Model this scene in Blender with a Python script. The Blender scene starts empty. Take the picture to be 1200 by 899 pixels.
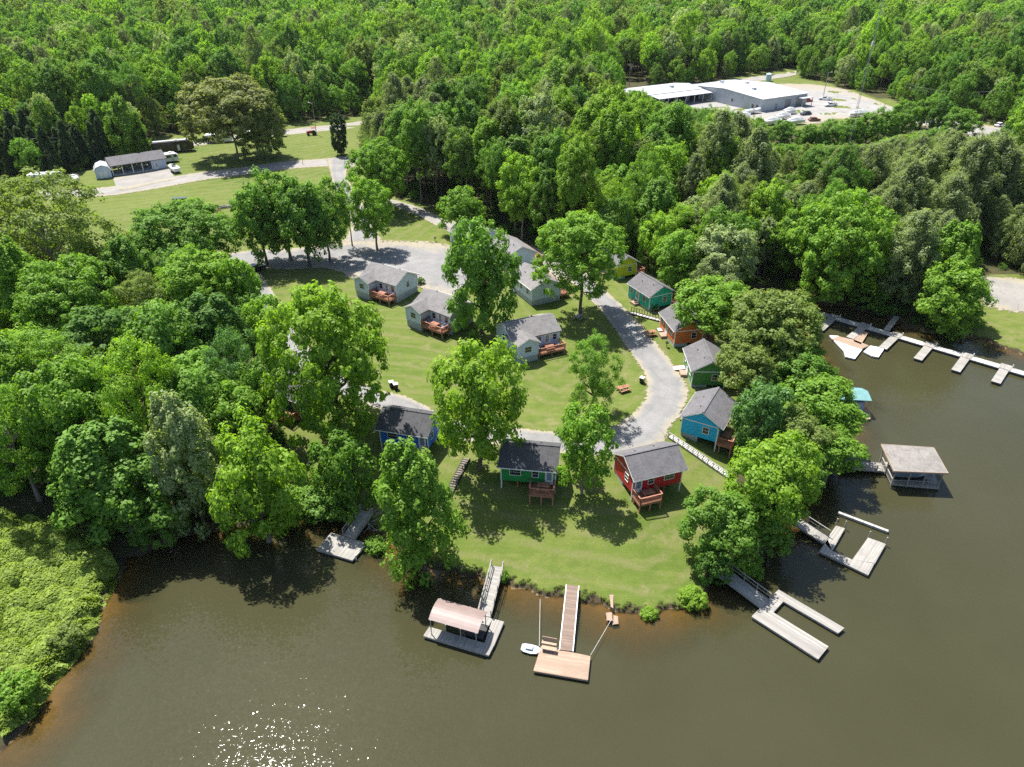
import bpy, math, random
import numpy as np
from mathutils import Vector
rnd = random.Random(7); rng = np.random.default_rng(11)
sc = bpy.context.scene; COL = sc.collection
# ------------------------------------------------------------------ camera model (drone, 60 m over the water)
CH = 60.0; TH = math.radians(31.5); FP = 832.0
CT, ST = math.cos(TH), math.sin(TH)
def ray(px, py):
    u = (px-600)/FP; v = (py-449.5)/FP
    return np.array([u, CT-v*ST, -ST-v*CT])
def atz(px, py, z):
    r = ray(px, py); return np.array([0, 0, CH]) + r*((z-CH)/r[2])
def depth(p): return p[1]*CT+(CH-p[2])*ST
# ------------------------------------------------------------------ shore line (at water level) and the terrain
SHORE_PX = [(-40,905),(0,878),(45,838),(62,800),(92,768),(112,735),(122,702),(142,674),(150,655),(180,642),(215,628),(250,620),
 (300,612),(345,607),(372,605),(402,612),(432,616),(455,632),(478,650),(505,662),(540,671),(562,675),(578,683),(590,681),(612,687),
 (632,694),(664,699),(690,703),(712,709),(740,717),(770,719),(800,709),(825,695),(845,676),(862,664),(880,648),(893,628),(908,612),
 (928,592),(946,570),(958,552),(968,535),(975,515),(984,496),(985,478),(968,452),(955,430),(944,405),(930,385),(900,365),(872,352),
 (862,342),(880,336),(920,344),(962,356),(1000,362),(1030,368),(1062,384),(1090,390),(1140,394),(1165,402),(1200,416)]
WATER = np.array([atz(x, y, 0)[:2] for x, y in SHORE_PX] + [(105,104),(140,84),(240,60),(240,-80),(-60,-80),(-58,0),(-50,22)])
def inpoly(x, y, P):
    x = np.asarray(x, float); y = np.asarray(y, float); c = np.zeros(x.shape, bool)
    for i in range(len(P)):
        x1, y1 = P[i]; x2, y2 = P[i-1]
        m = (y1 > y) != (y2 > y)
        c ^= m & (x < (x2-x1)*(y-y1)/((y2-y1) if y2 != y1 else 1e-9)+x1)
    return c
def sdist(x, y):
    x = np.asarray(x, float); y = np.asarray(y, float); d = np.full(x.shape, 1e9)
    for i in range(len(WATER)):
        a = WATER[i-1]; b = WATER[i]; ab = b-a; L = ab@ab
        t = np.clip(((x-a[0])*ab[0]+(y-a[1])*ab[1])/L, 0, 1)
        d = np.minimum(d, (x-a[0]-t*ab[0])**2+(y-a[1]-t*ab[1])**2)
    d = np.sqrt(d); d = np.where(inpoly(x, y, WATER), -d, d)
    near = np.exp(-np.abs(d)/6)
    return d + near*(0.28*np.sin(x*1.9+1.3*np.sin(y*1.3))+0.22*np.sin(y*2.3+x*.7)+.15*np.sin(x*4.1-y*3.3))
def ss(t, a, b):
    t = np.clip((t-a)/(b-a), 0, 1); return t*t*(3-2*t)
def hfun(x, y, d=None):
    if d is None: d = sdist(x, y)
    x = np.asarray(x, float); y = np.asarray(y, float)
    land = 0.42*ss(d, -.05, .35) + 2.75*ss(d, 0, 20) + np.minimum(np.maximum(d, 0), 500)*.004 \
        + .12*ss(d, 1, 8)*(np.sin(x*.21+y*.13)+np.sin(y*.27-x*.11)) + 6*ss(y, 300, 1200)*np.sin(x*.004+1)*np.sin(y*.0052)
    return np.where(d > 0, land, -np.minimum(3, .10*np.abs(d)+.012*d*d))
def hz(x, y): return float(hfun(np.array([x]), np.array([y]))[0])
def at(px, py, h=0.0):
    r = ray(px, py); z = 3.0
    for k in range(9):
        p = np.array([0, 0, CH]) + r*((z+h-CH)/r[2]); zn = max(hz(p[0], p[1]), 0); z = .5*z+.5*zn if k < 6 else zn
    return np.array([p[0], p[1], z])
# ------------------------------------------------------------------ materials
def newmat(name):
    m = bpy.data.materials.new(name); m.use_nodes = True; nt = m.node_tree; nt.nodes.clear()
    out = nt.nodes.new('ShaderNodeOutputMaterial'); return m, nt, out
def N(nt, t, **k):
    n = nt.nodes.new('ShaderNode'+t)
    for a, b in k.items():
        if a.startswith('i_'):
            key = a[2:]; key = int(key) if key.isdigit() else key
            n.inputs[key].default_value = b
        else: setattr(n, a, b)
    return n
def mixc(nt, fac, a, b, blend='MIX'):
    n = nt.nodes.new('ShaderNodeMix'); n.data_type = 'RGBA'; n.blend_type = blend
    for s, v in ((0, fac), (6, a), (7, b)):
        if hasattr(v, 'links') or hasattr(v, 'is_linked'): nt.links.new(v, n.inputs[s])
        else: n.inputs[s].default_value = (v if s == 0 else (*v, 1) if len(v) == 3 else v)
    return n.outputs[2]
def mth(nt, op, a, b=None, clamp=False):
    n = nt.nodes.new('ShaderNodeMath'); n.operation = op; n.use_clamp = clamp
    for s, v in ((0, a), (1, b)):
        if v is None: continue
        if hasattr(v, 'is_linked'): nt.links.new(v, n.inputs[s])
        else: n.inputs[s].default_value = v
    return n.outputs[0]
def ramp(nt, src, a, b):
    n = N(nt, 'MapRange'); nt.links.new(src, n.inputs[0]); n.inputs[1].default_value = a; n.inputs[2].default_value = b; return n.outputs[0]
def noise(nt, scale, detail=3, rough=.55, co='Object', stretch=None):
    tc = N(nt, 'TexCoord'); n = N(nt, 'TexNoise'); n.inputs['Scale'].default_value = scale
    n.inputs['Detail'].default_value = detail; n.inputs['Roughness'].default_value = rough
    src = tc.outputs[co]
    if stretch:
        mp = N(nt, 'Mapping'); mp.inputs['Scale'].default_value = stretch; nt.links.new(src, mp.inputs[0]); src = mp.outputs[0]
    nt.links.new(src, n.inputs['Vector']); return n.outputs['Fac']
def attr(nt, name, typ='GEOMETRY', out='Fac'):
    n = N(nt, 'Attribute'); n.attribute_name = name; n.attribute_type = typ; return n.outputs[out]
def bump(nt, h, strength, dist):
    b = N(nt, 'Bump'); b.inputs['Strength'].default_value = strength; b.inputs['Distance'].default_value = dist
    nt.links.new(h, b.inputs['Height']); return b.outputs[0]
def principled(nt, out, col, rough=.7, normal=None, metal=0, spec=.4):
    p = N(nt, 'BsdfPrincipled'); p.inputs['Roughness'].default_value = rough; p.inputs['Metallic'].default_value = metal
    p.inputs['Specular IOR Level'].default_value = spec
    if hasattr(col, 'is_linked'): nt.links.new(col, p.inputs['Base Color'])
    else: p.inputs['Base Color'].default_value = (*col, 1)
    if normal is not None: nt.links.new(normal, p.inputs['Normal'])
    nt.links.new(p.outputs[0], out.inputs[0]); return p
def paint(name, col, rough=.6, var=.18, scale=1.3, metal=0, spec=.4, lap=0):
    """painted or plain surface, mottled with soft wear; lap > 0 adds siding courses of that height"""
    m, nt, out = newmat(name)
    n1 = noise(nt, scale, 5); n2 = noise(nt, scale*9, 3)
    d = tuple(c*(1-var) for c in col); l = tuple(min(1, c*(1+var)) for c in col)
    c = mixc(nt, ramp(nt, n1, .3, .7), d, l)
    c = mixc(nt, mth(nt, 'MULTIPLY', ramp(nt, n2, .52, .75), .5), c, tuple(x*.7+.03 for x in col))
    nrm = None
    if lap:
        tc = N(nt, 'TexCoord'); sp = N(nt, 'SeparateXYZ'); nt.links.new(tc.outputs['Object'], sp.inputs[0])
        fr = mth(nt, 'FRACT', mth(nt, 'DIVIDE', sp.outputs[2], lap))
        c = mixc(nt, mth(nt, 'MULTIPLY', mth(nt, 'LESS_THAN', fr, .14), .45), c, tuple(x*.45 for x in col))
        nrm = bump(nt, fr, .5, .02)
    principled(nt, out, c, rough, nrm, metal, spec); return m
def planks(name, col, w=.14, axis=0, rough=.8, var=.3, gap=.55):
    """boards side by side along one axis, each its own tone, dark gaps, grain and stains"""
    m, nt, out = newmat(name)
    tc = N(nt, 'TexCoord'); sp = N(nt, 'SeparateXYZ'); nt.links.new(tc.outputs['Object'], sp.inputs[0])
    q = mth(nt, 'DIVIDE', sp.outputs[axis], w); fl = mth(nt, 'FLOOR', q); fr = mth(nt, 'FRACT', q)
    wn = N(nt, 'TexWhiteNoise'); wn.noise_dimensions = '1D'; nt.links.new(fl, wn.inputs['W'])
    st = (7, .6, 1) if axis == 0 else (.6, 7, 1)
    g = noise(nt, 1.4, 4, .6, stretch=st)
    c = mixc(nt, wn.outputs[0], tuple(x*(1-var) for x in col), tuple(min(1, x*(1+var*.7)) for x in col))
    c = mixc(nt, ramp(nt, g, .35, .75), c, tuple(x*.72 for x in col))
    big = noise(nt, .5, 4)
    c = mixc(nt, mth(nt, 'MULTIPLY', ramp(nt, big, .5, .72), .5), c, tuple(x*.55 for x in col))
    c = mixc(nt, mth(nt, 'MULTIPLY', mth(nt, 'LESS_THAN', fr, .12), gap), c, tuple(x*.2 for x in col))
    principled(nt, out, c, rough, bump(nt, g, .3, .01)); return m
def shingles(name, col):
    m, nt, out = newmat(name)
    tc = N(nt, 'TexCoord'); br = N(nt, 'TexBrick'); mp = N(nt, 'Mapping'); nt.links.new(tc.outputs['Object'], mp.inputs[0])
    nt.links.new(mp.outputs[0], br.inputs['Vector'])
    br.inputs['Scale'].default_value = 1; br.inputs['Brick Width'].default_value = .5; br.inputs['Row Height'].default_value = .17
    br.inputs['Mortar Size'].default_value = .012; br.inputs['Bias'].default_value = 0
    br.inputs['Color1'].default_value = (*[x*.78 for x in col], 1); br.inputs['Color2'].default_value = (*[x*1.25 for x in col], 1)
    br.inputs['Mortar'].default_value = (*[x*.45 for x in col], 1)
    n = noise(nt, .7, 5, .6); s = noise(nt, 1.2, 4, .6, stretch=(3, .35, .35))
    c = mixc(nt, ramp(nt, n, .35, .7), br.outputs[0], tuple(x*1.2 for x in col))
    c = mixc(nt, mth(nt, 'MULTIPLY', ramp(nt, s, .5, .75), .6), c, tuple(x*.6 for x in col))
    principled(nt, out, c, .9, bump(nt, noise(nt, 9, 3), .4, .02)); return m
def leafmat(name, source):
    m, nt, out = newmat(name)
    if source == 'OBJECT': c = N(nt, 'ObjectInfo').outputs['Color']
    elif isinstance(source, tuple): c = mixc(nt, 0.0, source, source)
    else: c = attr(nt, 'tint', 'INSTANCER', 'Color')
    g = N(nt, 'NewGeometry').outputs['Random Per Island']
    c1 = mixc(nt, g, (.72, .76, .7), (1.28, 1.22, 1.1)); c = mixc(nt, 1.0, c, c1, 'MULTIPLY')
    df = N(nt, 'BsdfDiffuse'); tr = N(nt, 'BsdfTranslucent'); gl = N(nt, 'BsdfGlossy'); gl.inputs['Roughness'].default_value = .6
    gl.inputs['Color'].default_value = (.9, .95, .9, 1)
    nt.links.new(c, df.inputs[0])
    tcn = mixc(nt, 1.0, c, (1.38, 1.45, .5), 'MULTIPLY'); nt.links.new(tcn, tr.inputs[0])
    mx = N(nt, 'MixShader'); mx.inputs[0].default_value = .5; nt.links.new(df.outputs[0], mx.inputs[1]); nt.links.new(tr.outputs[0], mx.inputs[2])
    m2 = N(nt, 'MixShader'); m2.inputs[0].default_value = .015; nt.links.new(mx.outputs[0], m2.inputs[1]); nt.links.new(gl.outputs[0], m2.inputs[2])
    nt.links.new(m2.outputs[0], out.inputs[0]); return m
M = {}
M['leaf'] = leafmat('foliage', 'OBJECT'); M['leaf_far'] = leafmat('wood_foliage', 'INST')
M['bark'] = paint('bark', (.11, .085, .065), .95, .35, 6)
M['bark_pale'] = paint('pale_bark', (.20, .17, .14), .95, .35, 6)
M['white'] = paint('white_trim', (.75, .75, .73), .5, .08)
M['whitesiding'] = paint('white_siding', (.54, .60, .75), .6, .08, .8, lap=.2)
M['block'] = paint('foundation_block', (.33, .36, .37), .9, .12, 3)
for k, c in dict(red=(.55, .02, .028), green=(.012, .23, .05), royal=(.012, .15, .62), blue=(.005, .40, .68), olive=(.07, .22, .05),
                 orange=(.64, .155, .04), teal=(.01, .42, .33), yellow=(.62, .55, .02), darkteal=(.02, .16, .18)).items():
    M[k] = paint(k+'_siding', c, .6, .14, .9, lap=.2)
M['roof'] = shingles('grey_shingle', (.108, .104, .11)); M['roof_dark'] = shingles('dark_shingle', (.062, .062, .067))
M['roof_light'] = shingles('pale_shingle', (.155, .148, .147)); M['roof_brown'] = shingles('tan_shingle', (.185, .172, .158))
M['redwood'] = planks('stained_deck_boards', (.36, .165, .10), .14, 0); M['redwood_rail'] = paint('stained_rail', (.35, .15, .095), .7, .2, 4)
M['oldwood'] = planks('weathered_boards', (.31, .295, .27), .15, 0); M['oldwood_y'] = planks('weathered_boards_across', (.31, .295, .27), .15, 1)
M['greywood'] = paint('weathered_timber', (.26, .245, .22), .9, .25, 5)
M['tanwood'] = planks('new_boards', (.34, .245, .178), .15, 0, var=.2, gap=.4); M['tanwood_y'] = planks('new_boards_across', (.34, .245, .178), .15, 1, var=.2, gap=.4)
M['tantimber'] = paint('new_timber', (.33, .24, .175), .8, .2, 4); M['brownwood_y'] = planks('brown_boards', (.215, .155, .122), .15, 1)
M['concrete'] = planks('concrete_dock', (.43, .415, .39), 1.2, 0, var=.12, gap=.4)
M['pale'] = paint('pale_plastic', (.6, .6, .585), .45, .1); M['float'] = paint('dark_float', (.03, .03, .032), .7, .2)
M['glass'] = paint('dark_glass', (.012, .015, .018), .08, .1, spec=.8); M['doorglass'] = paint('door_glass', (.2, .24, .3), .1, .1, spec=.8)
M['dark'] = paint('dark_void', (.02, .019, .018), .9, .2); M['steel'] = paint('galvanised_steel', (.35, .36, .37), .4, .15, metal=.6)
M['pinkroof'] = paint('faded_red_metal', (.215, .158, .142), .5, .1, .8); M['tealroof'] = paint('teal_metal', (.13, .27, .275), .5, .12)
M['tarp'] = paint('blue_grey_tarp', (.32, .38, .46), .6, .15); M['metalroof'] = paint('white_metal_roof', (.42, .43, .45), .4, .06, .3)
M['metalwall'] = paint('pale_metal_wall', (.42, .45, .48), .5, .08, .4); M['tyre'] = paint('rubber', (.02, .02, .02), .85, .2)
M['carred'] = paint('red_paint', (.35, .02, .03), .25, .05); M['carwhite'] = paint('white_paint', (.75, .75, .75), .25, .05)
M['carblack'] = paint('black_paint', (.015, .015, .018), .2, .05); M['cargrey'] = paint('grey_paint', (.2, .2, .21), .25, .05)
M['rust'] = paint('rusty_steel', (.22, .09, .05), .85, .3, 3); M['tanksky'] = paint('pale_blue_paint', (.42, .55, .62), .5, .1)
M['pole'] = paint('utility_timber', (.20, .165, .13), .9, .2, 4); M['dgreen'] = paint('dark_green_paint', (.03, .06, .045), .5, .2)
M['stairwood'] = paint('pale_stair_timber', (.40, .39, .36), .8, .2, 4); M['darkwood'] = paint('dark_timber', (.15, .13, .105), .9, .25, 4)
M['black'] = paint('black_metal', (.02, .02, .02), .5, .2)
# ------------------------------------------------------------------ object helpers
def tag(o, label=None, cat=None, group=None, kind=None):
    if label: o['label'] = label
    if cat: o['category'] = cat
    if group: o['group'] = group
    if kind: o['kind'] = kind
    return o
def empty(name, loc, rot=0.0, label=None, cat=None, group=None):
    o = bpy.data.objects.new(name, None); COL.objects.link(o); o.empty_display_size = .5
    o.location = loc; o.rotation_euler = (0, 0, rot); return tag(o, label, cat, group)
class MB:
    def __init__(s): s.v = []; s.f = []
    def add(s, v, f):
        b = len(s.v); s.v += [tuple(map(float, p)) for p in v]; s.f += [tuple(i+b for i in q) for q in f]; return s
    def box(s, c, d, rot=0.0):
        ca, sa = math.cos(rot), math.sin(rot); v = []
        for z in (-1, 1):
            for x, y in ((-1, -1), (1, -1), (1, 1), (-1, 1)):
                X, Y = x*d[0]/2, y*d[1]/2; v.append((c[0]+X*ca-Y*sa, c[1]+X*sa+Y*ca, c[2]+z*d[2]/2))
        return s.add(v, [(3, 2, 1, 0), (4, 5, 6, 7), (0, 1, 5, 4), (1, 2, 6, 5), (2, 3, 7, 6), (3, 0, 4, 7)])
    def prism(s, poly, z0, z1):
        n = len(poly); a = sum(poly[i-1][0]*poly[i][1]-poly[i][0]*poly[i-1][1] for i in range(n))
        if a < 0: poly = poly[::-1]
        return s.add([(x, y, z0) for x, y in poly]+[(x, y, z1) for x, y in poly],
                     [tuple(range(n))[::-1], tuple(range(n, 2*n))]+[(i, (i+1) % n, (i+1) % n+n, i+n) for i in range(n)])
    def extr(s, poly, x0, x1, ax=0):
        """cross-section (u, z) swept along x (ax 0: u = y) or along y (ax 1: u = x)"""
        n = len(poly)
        P = (lambda t, u, z: (t, u, z)) if ax == 0 else (lambda t, u, z: (u, t, z))
        return s.add([P(x0, u, z) for u, z in poly]+[P(x1, u, z) for u, z in poly],
                     [tuple(range(n)), tuple(range(n, 2*n))[::-1]]+[(i+n, (i+1) % n+n, (i+1) % n, i) for i in range(n)])
    def beam(s, p, q, w, h=None):
        h = h or w; p = Vector(p); q = Vector(q); d = (q-p).normalized()
        up = Vector((0, 0, 1)) if abs(d.z) < .95 else Vector((1, 0, 0))
        a = d.cross(up).normalized()*(w/2); b = a.cross(d).normalized()*(h/2)
        v = [e+i*a+j*b for e in (p, q) for i, j in ((-1, -1), (1, -1), (1, 1), (-1, 1))]
        return s.add(v, [(0, 1, 2, 3), (7, 6, 5, 4), (0, 4, 5, 1), (1, 5, 6, 2), (2, 6, 7, 3), (3, 7, 4, 0)])
    def tube(s, p, q, r0, r1=None, n=8):
        r1 = r0 if r1 is None else r1; p = Vector(p); q = Vector(q); d = (q-p).normalized()
        up = Vector((0, 0, 1)) if abs(d.z) < .95 else Vector((1, 0, 0)); a = d.cross(up).normalized(); b = a.cross(d)
        v = []
        for e, r in ((p, r0), (q, r1)):
            for i in range(n):
                t = 2*math.pi*i/n; v.append(e+a*(math.cos(t)*r)+b*(math.sin(t)*r))
        return s.add(v, [tuple(range(n))[::-1], tuple(range(n, 2*n))]+[(i, (i+1) % n, (i+1) % n+n, i+n) for i in range(n)])
    def loft(s, rings, cap=True):
        n = len(rings[0]); v = [p for r in rings for p in r]; f = []
        for k in range(len(rings)-1):
            for i in range(n): f.append((k*n+i, k*n+(i+1) % n, (k+1)*n+(i+1) % n, (k+1)*n+i))
        if cap: f += [tuple(range(n))[::-1], tuple(range(len(v)-n, len(v)))]
        return s.add(v, f)
    def build(s, name, mat, parent=None, loc=None, rot=0, smooth=False):
        me = bpy.data.meshes.new(name); me.from_pydata(s.v, [], s.f); me.materials.append(mat); me.update()
        if smooth:
            for p in me.polygons: p.use_smooth = True
        o = bpy.data.objects.new(name, me); COL.objects.link(o)
        if parent is not None: o.parent = parent
        if loc is not None: o.location = loc
        o.rotation_euler = (0, 0, rot); return o
def copy_tree(o, parent=None):
    c = o.copy(); COL.objects.link(c); c.parent = parent
    for ch in o.children: copy_tree(ch, c)
    return c
def arrmesh(name, V, F, mat, attrs=None):
    """mesh from numpy arrays of equal-sized faces"""
    me = bpy.data.meshes.new(name); k = F.shape[1]
    me.vertices.add(len(V)); me.vertices.foreach_set('co', V.astype(np.float32).ravel())
    me.loops.add(F.size); me.loops.foreach_set('vertex_index', F.astype(np.int32).ravel())
    me.polygons.add(len(F)); me.polygons.foreach_set('loop_start', np.arange(0, F.size, k, dtype=np.int32))
    me.polygons.foreach_set('loop_total', np.full(len(F), k, np.int32))
    for n, a in (attrs or {}).items():
        at_ = me.attributes.new(n, 'FLOAT', 'POINT'); at_.data.foreach_set('value', a.astype(np.float32).ravel())
    me.update(calc_edges=True); me.validate()
    if mat: me.materials.append(mat)
    return me
def pxpoly(P, z=3.2): return np.array([atz(x, y, z)[:2] for x, y in P])
# ------------------------------------------------------------------ open ground and woods (ground outlines)
OPEN = pxpoly([(-90,212),(60,210),(172,190),(165,166),(240,156),(330,147),(435,135),(447,150),(425,184),(447,225),(465,233),(495,240),(560,268),
 (640,294),(690,303),(752,312),(778,332),(803,352),(838,385),(862,412),(880,450),(885,480),(872,520),(862,548),(852,575),(838,605),(830,650),
 (850,690),(770,740),(650,720),(500,690),(440,630),(345,615),(330,570),(335,520),(322,480),(315,440),(300,390),(272,345),(262,325),(120,316),(-90,322)])
LOT = pxpoly([(715,116),(838,98),(900,86),(938,82),(940,93),(962,99),(1000,108),(1060,126),(1090,138),(1200,150),(1290,160),(1290,185),(1180,172),(1085,152),
 (1050,142),(940,156),(870,150),(812,142),(715,130)])
SHOREPARK = pxpoly([(1147,322),(1300,325),(1300,460),(1200,420),(1165,404),(1148,394)])
GLADE = pxpoly([(893,200),(938,200),(934,209),(892,209)])
def openmask(x, y): return inpoly(x, y, OPEN) | inpoly(x, y, LOT) | inpoly(x, y, SHOREPARK) | inpoly(x, y, GLADE)
# ------------------------------------------------------------------ ground sheet
def axis(lo, a, b, hi, st, gr):
    mid = list(np.arange(a, b, st)); L = []; R = []
    x, s = a, st
    while x > lo: s *= gr; x -= s; L.append(x)
    x, s = mid[-1], st
    while x < hi: s *= gr; x += s; R.append(x)
    return np.array(L[::-1]+mid+R)
gx = axis(-2600, -60, 90, 2600, .45, 1.07); gy = axis(-300, 24, 140, 4200, .45, 1.055)
X, Y = np.meshgrid(gx, gy); D = sdist(X, Y); Z = hfun(X, Y, D)
nx, ny = len(gx), len(gy); idx = np.arange(nx*ny).reshape(ny, nx)
F = np.stack([idx[:-1, :-1], idx[:-1, 1:], idx[1:, 1:], idx[1:, :-1]], -1).reshape(-1, 4)
wood = 1.0-openmask(X, Y).astype(float)
m, nt, out = newmat('lawn_and_soil')
w = attr(nt, 'wood'); d = attr(nt, 'shore')
n1 = noise(nt, .045, 6, .62); n2 = noise(nt, .55, 8, .7); n3 = noise(nt, 6, 6, .8); mow = noise(nt, .2, 5, .6, stretch=(.4, 4.2, 1))
g = mixc(nt, ramp(nt, n1, .36, .64), (.084, .126, .019), (.130, .158, .036))
g = mixc(nt, mth(nt, 'MULTIPLY', ramp(nt, mow, .44, .62), .55), g, (.165, .178, .052))
g = mixc(nt, mth(nt, 'MULTIPLY', ramp(nt, n2, .44, .70), .8), g, (.072, .112, .018))
ring = mth(nt, 'SINE', mth(nt, 'ADD', mth(nt, 'MULTIPLY', d, 1.9), mth(nt, 'MULTIPLY', n1, 7.0)))
g = mixc(nt, mth(nt, 'MULTIPLY', mth(nt, 'MULTIPLY', ramp(nt, ring, .2, 1.0), ramp(nt, n2, .38, .56)), .75), g, (.165, .16, .066))
g = mixc(nt, mth(nt, 'MULTIPLY', ramp(nt, noise(nt, .30, 7, .72), .56, .68), .75), g, (.21, .18, .095))
g = mixc(nt, mth(nt, 'MULTIPLY', ramp(nt, noise(nt, .5, 7, .75, stretch=(1, 1, 1)), .62, .70), .6), g, (.17, .125, .075))
g = mixc(nt, mth(nt, 'MULTIPLY', ramp(nt, n3, .4, .65), .5), g, (.052, .080, .014))
fl = mixc(nt, ramp(nt, n2, .4, .65), (.035, .045, .016), (.075, .06, .03))
wn = mth(nt, 'ADD', w, mth(nt, 'MULTIPLY', mth(nt, 'SUBTRACT', n2, .5), .9))
c = mixc(nt, ramp(nt, wn, .35, .65), g, fl)
soil = mixc(nt, ramp(nt, n2, .35, .7), (.20, .145, .075), (.28, .20, .105))
dn = mth(nt, 'ADD', d, mth(nt, 'MULTIPLY', mth(nt, 'SUBTRACT', n2, .5), .7))
c = mixc(nt, ramp(nt, dn, .45, .2), c, (.055, .042, .026))
c = mixc(nt, ramp(nt, dn, -.15, -.5), c, soil)
principled(nt, out, c, .95, bump(nt, noise(nt, 7, 4, .7), .6, .12), spec=.15); M['ground'] = m
me = arrmesh('ground', np.stack([X.ravel(), Y.ravel(), Z.ravel()], 1), F, m, {'wood': wood, 'shore': D})
for p in me.polygons: p.use_smooth = True
o = bpy.data.objects.new('ground', me); COL.objects.link(o)
tag(o, 'mown green lawn and wooded land around the lake', 'ground', kind='structure')
# ------------------------------------------------------------------ lake
wx = np.arange(-75, 240, 1.0); wy = np.arange(-75, 150, 1.0); X, Y = np.meshgrid(wx, wy); D = sdist(X, Y)
nx, ny = len(wx), len(wy); idx = np.arange(nx*ny).reshape(ny, nx)
F = np.stack([idx[:-1, :-1], idx[:-1, 1:], idx[1:, 1:], idx[1:, :-1]], -1).reshape(-1, 4)
keep = (D.ravel()[F] < 2.5).any(1); F = F[keep]; used = np.unique(F); remap = np.zeros(nx*ny, int); remap[used] = np.arange(len(used))
m, nt, out = newmat('lake_water')
d = attr(nt, 'shore')
w1 = noise(nt, .9, 3, .55, stretch=(1, 1.5, 1)); w2 = noise(nt, 4.2, 2, .5, stretch=(1, 1.3, 1)); gust = noise(nt, .035, 2)
hgt = mth(nt, 'ADD', mth(nt, 'MULTIPLY', w1, .6), mth(nt, 'MULTIPLY', w2, .16))
bp = N(nt, 'Bump'); bp.inputs['Strength'].default_value = 1; nt.links.new(hgt, bp.inputs['Height'])
nt.links.new(mth(nt, 'ADD', .03, mth(nt, 'MULTIPLY', ramp(nt, gust, .35, .65), .04)), bp.inputs['Distance'])
df = N(nt, 'BsdfDiffuse'); silt = mixc(nt, ramp(nt, noise(nt, .06, 3), .3, .7), (.0365, .0355, .0165), (.0435, .0425, .021))
nt.links.new(silt, df.inputs[0])
tp = N(nt, 'BsdfTransparent'); tp.inputs[0].default_value = (.76, .66, .42, 1)
dn = mth(nt, 'ADD', mth(nt, 'MULTIPLY', d, -1), mth(nt, 'MULTIPLY', mth(nt, 'SUBTRACT', noise(nt, .13, 5, .6), .5), 7.0))
mx = N(nt, 'MixShader'); nt.links.new(ramp(nt, dn, -1.5, 6.2), mx.inputs[0])
nt.links.new(tp.outputs[0], mx.inputs[1]); nt.links.new(df.outputs[0], mx.inputs[2])
gl = N(nt, 'BsdfGlossy'); gl.inputs['Roughness'].default_value = .032
tcw = N(nt, 'TexCoord'); acc = bp.outputs[0]
for sc_, am in ((6.8, .075), (4.6, .075)):      # small facets of the ripples, each tilted its own way
    vo = N(nt, 'TexVoronoi'); vo.inputs['Scale'].default_value = sc_; nt.links.new(tcw.outputs['Object'], vo.inputs['Vector'])
    v1 = N(nt, 'VectorMath', operation='SUBTRACT'); nt.links.new(vo.outputs['Color'], v1.inputs[0]); v1.inputs[1].default_value = (.5, .5, .5)
    v2 = N(nt, 'VectorMath', operation='MULTIPLY'); nt.links.new(v1.outputs[0], v2.inputs[0]); v2.inputs[1].default_value = (am*.55, am*1.15, 0)
    v3 = N(nt, 'VectorMath', operation='ADD'); nt.links.new(acc, v3.inputs[0]); nt.links.new(v2.outputs[0], v3.inputs[1]); acc = v3.outputs[0]
vn = N(nt, 'VectorMath', operation='NORMALIZE'); nt.links.new(acc, vn.inputs[0]); nt.links.new(vn.outputs[0], gl.inputs['Normal'])
fr = N(nt, 'Fresnel'); fr.inputs[0].default_value = 1.33; nt.links.new(bp.outputs[0], fr.inputs['Normal'])
m2 = N(nt, 'MixShader'); nt.links.new(fr.outputs[0], m2.inputs[0]); nt.links.new(mx.outputs[0], m2.inputs[1]); nt.links.new(gl.outputs[0], m2.inputs[2])
nt.links.new(m2.outputs[0], out.inputs[0])
me = arrmesh('lake_water', np.stack([X.ravel()[used], Y.ravel()[used], 0*used], 1), remap[F], m, {'shore': D.ravel()[used]})
o = bpy.data.objects.new('lake_water', me); COL.objects.link(o); tag(o, 'murky olive lake water with small ripples', 'water', kind='structure')
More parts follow.
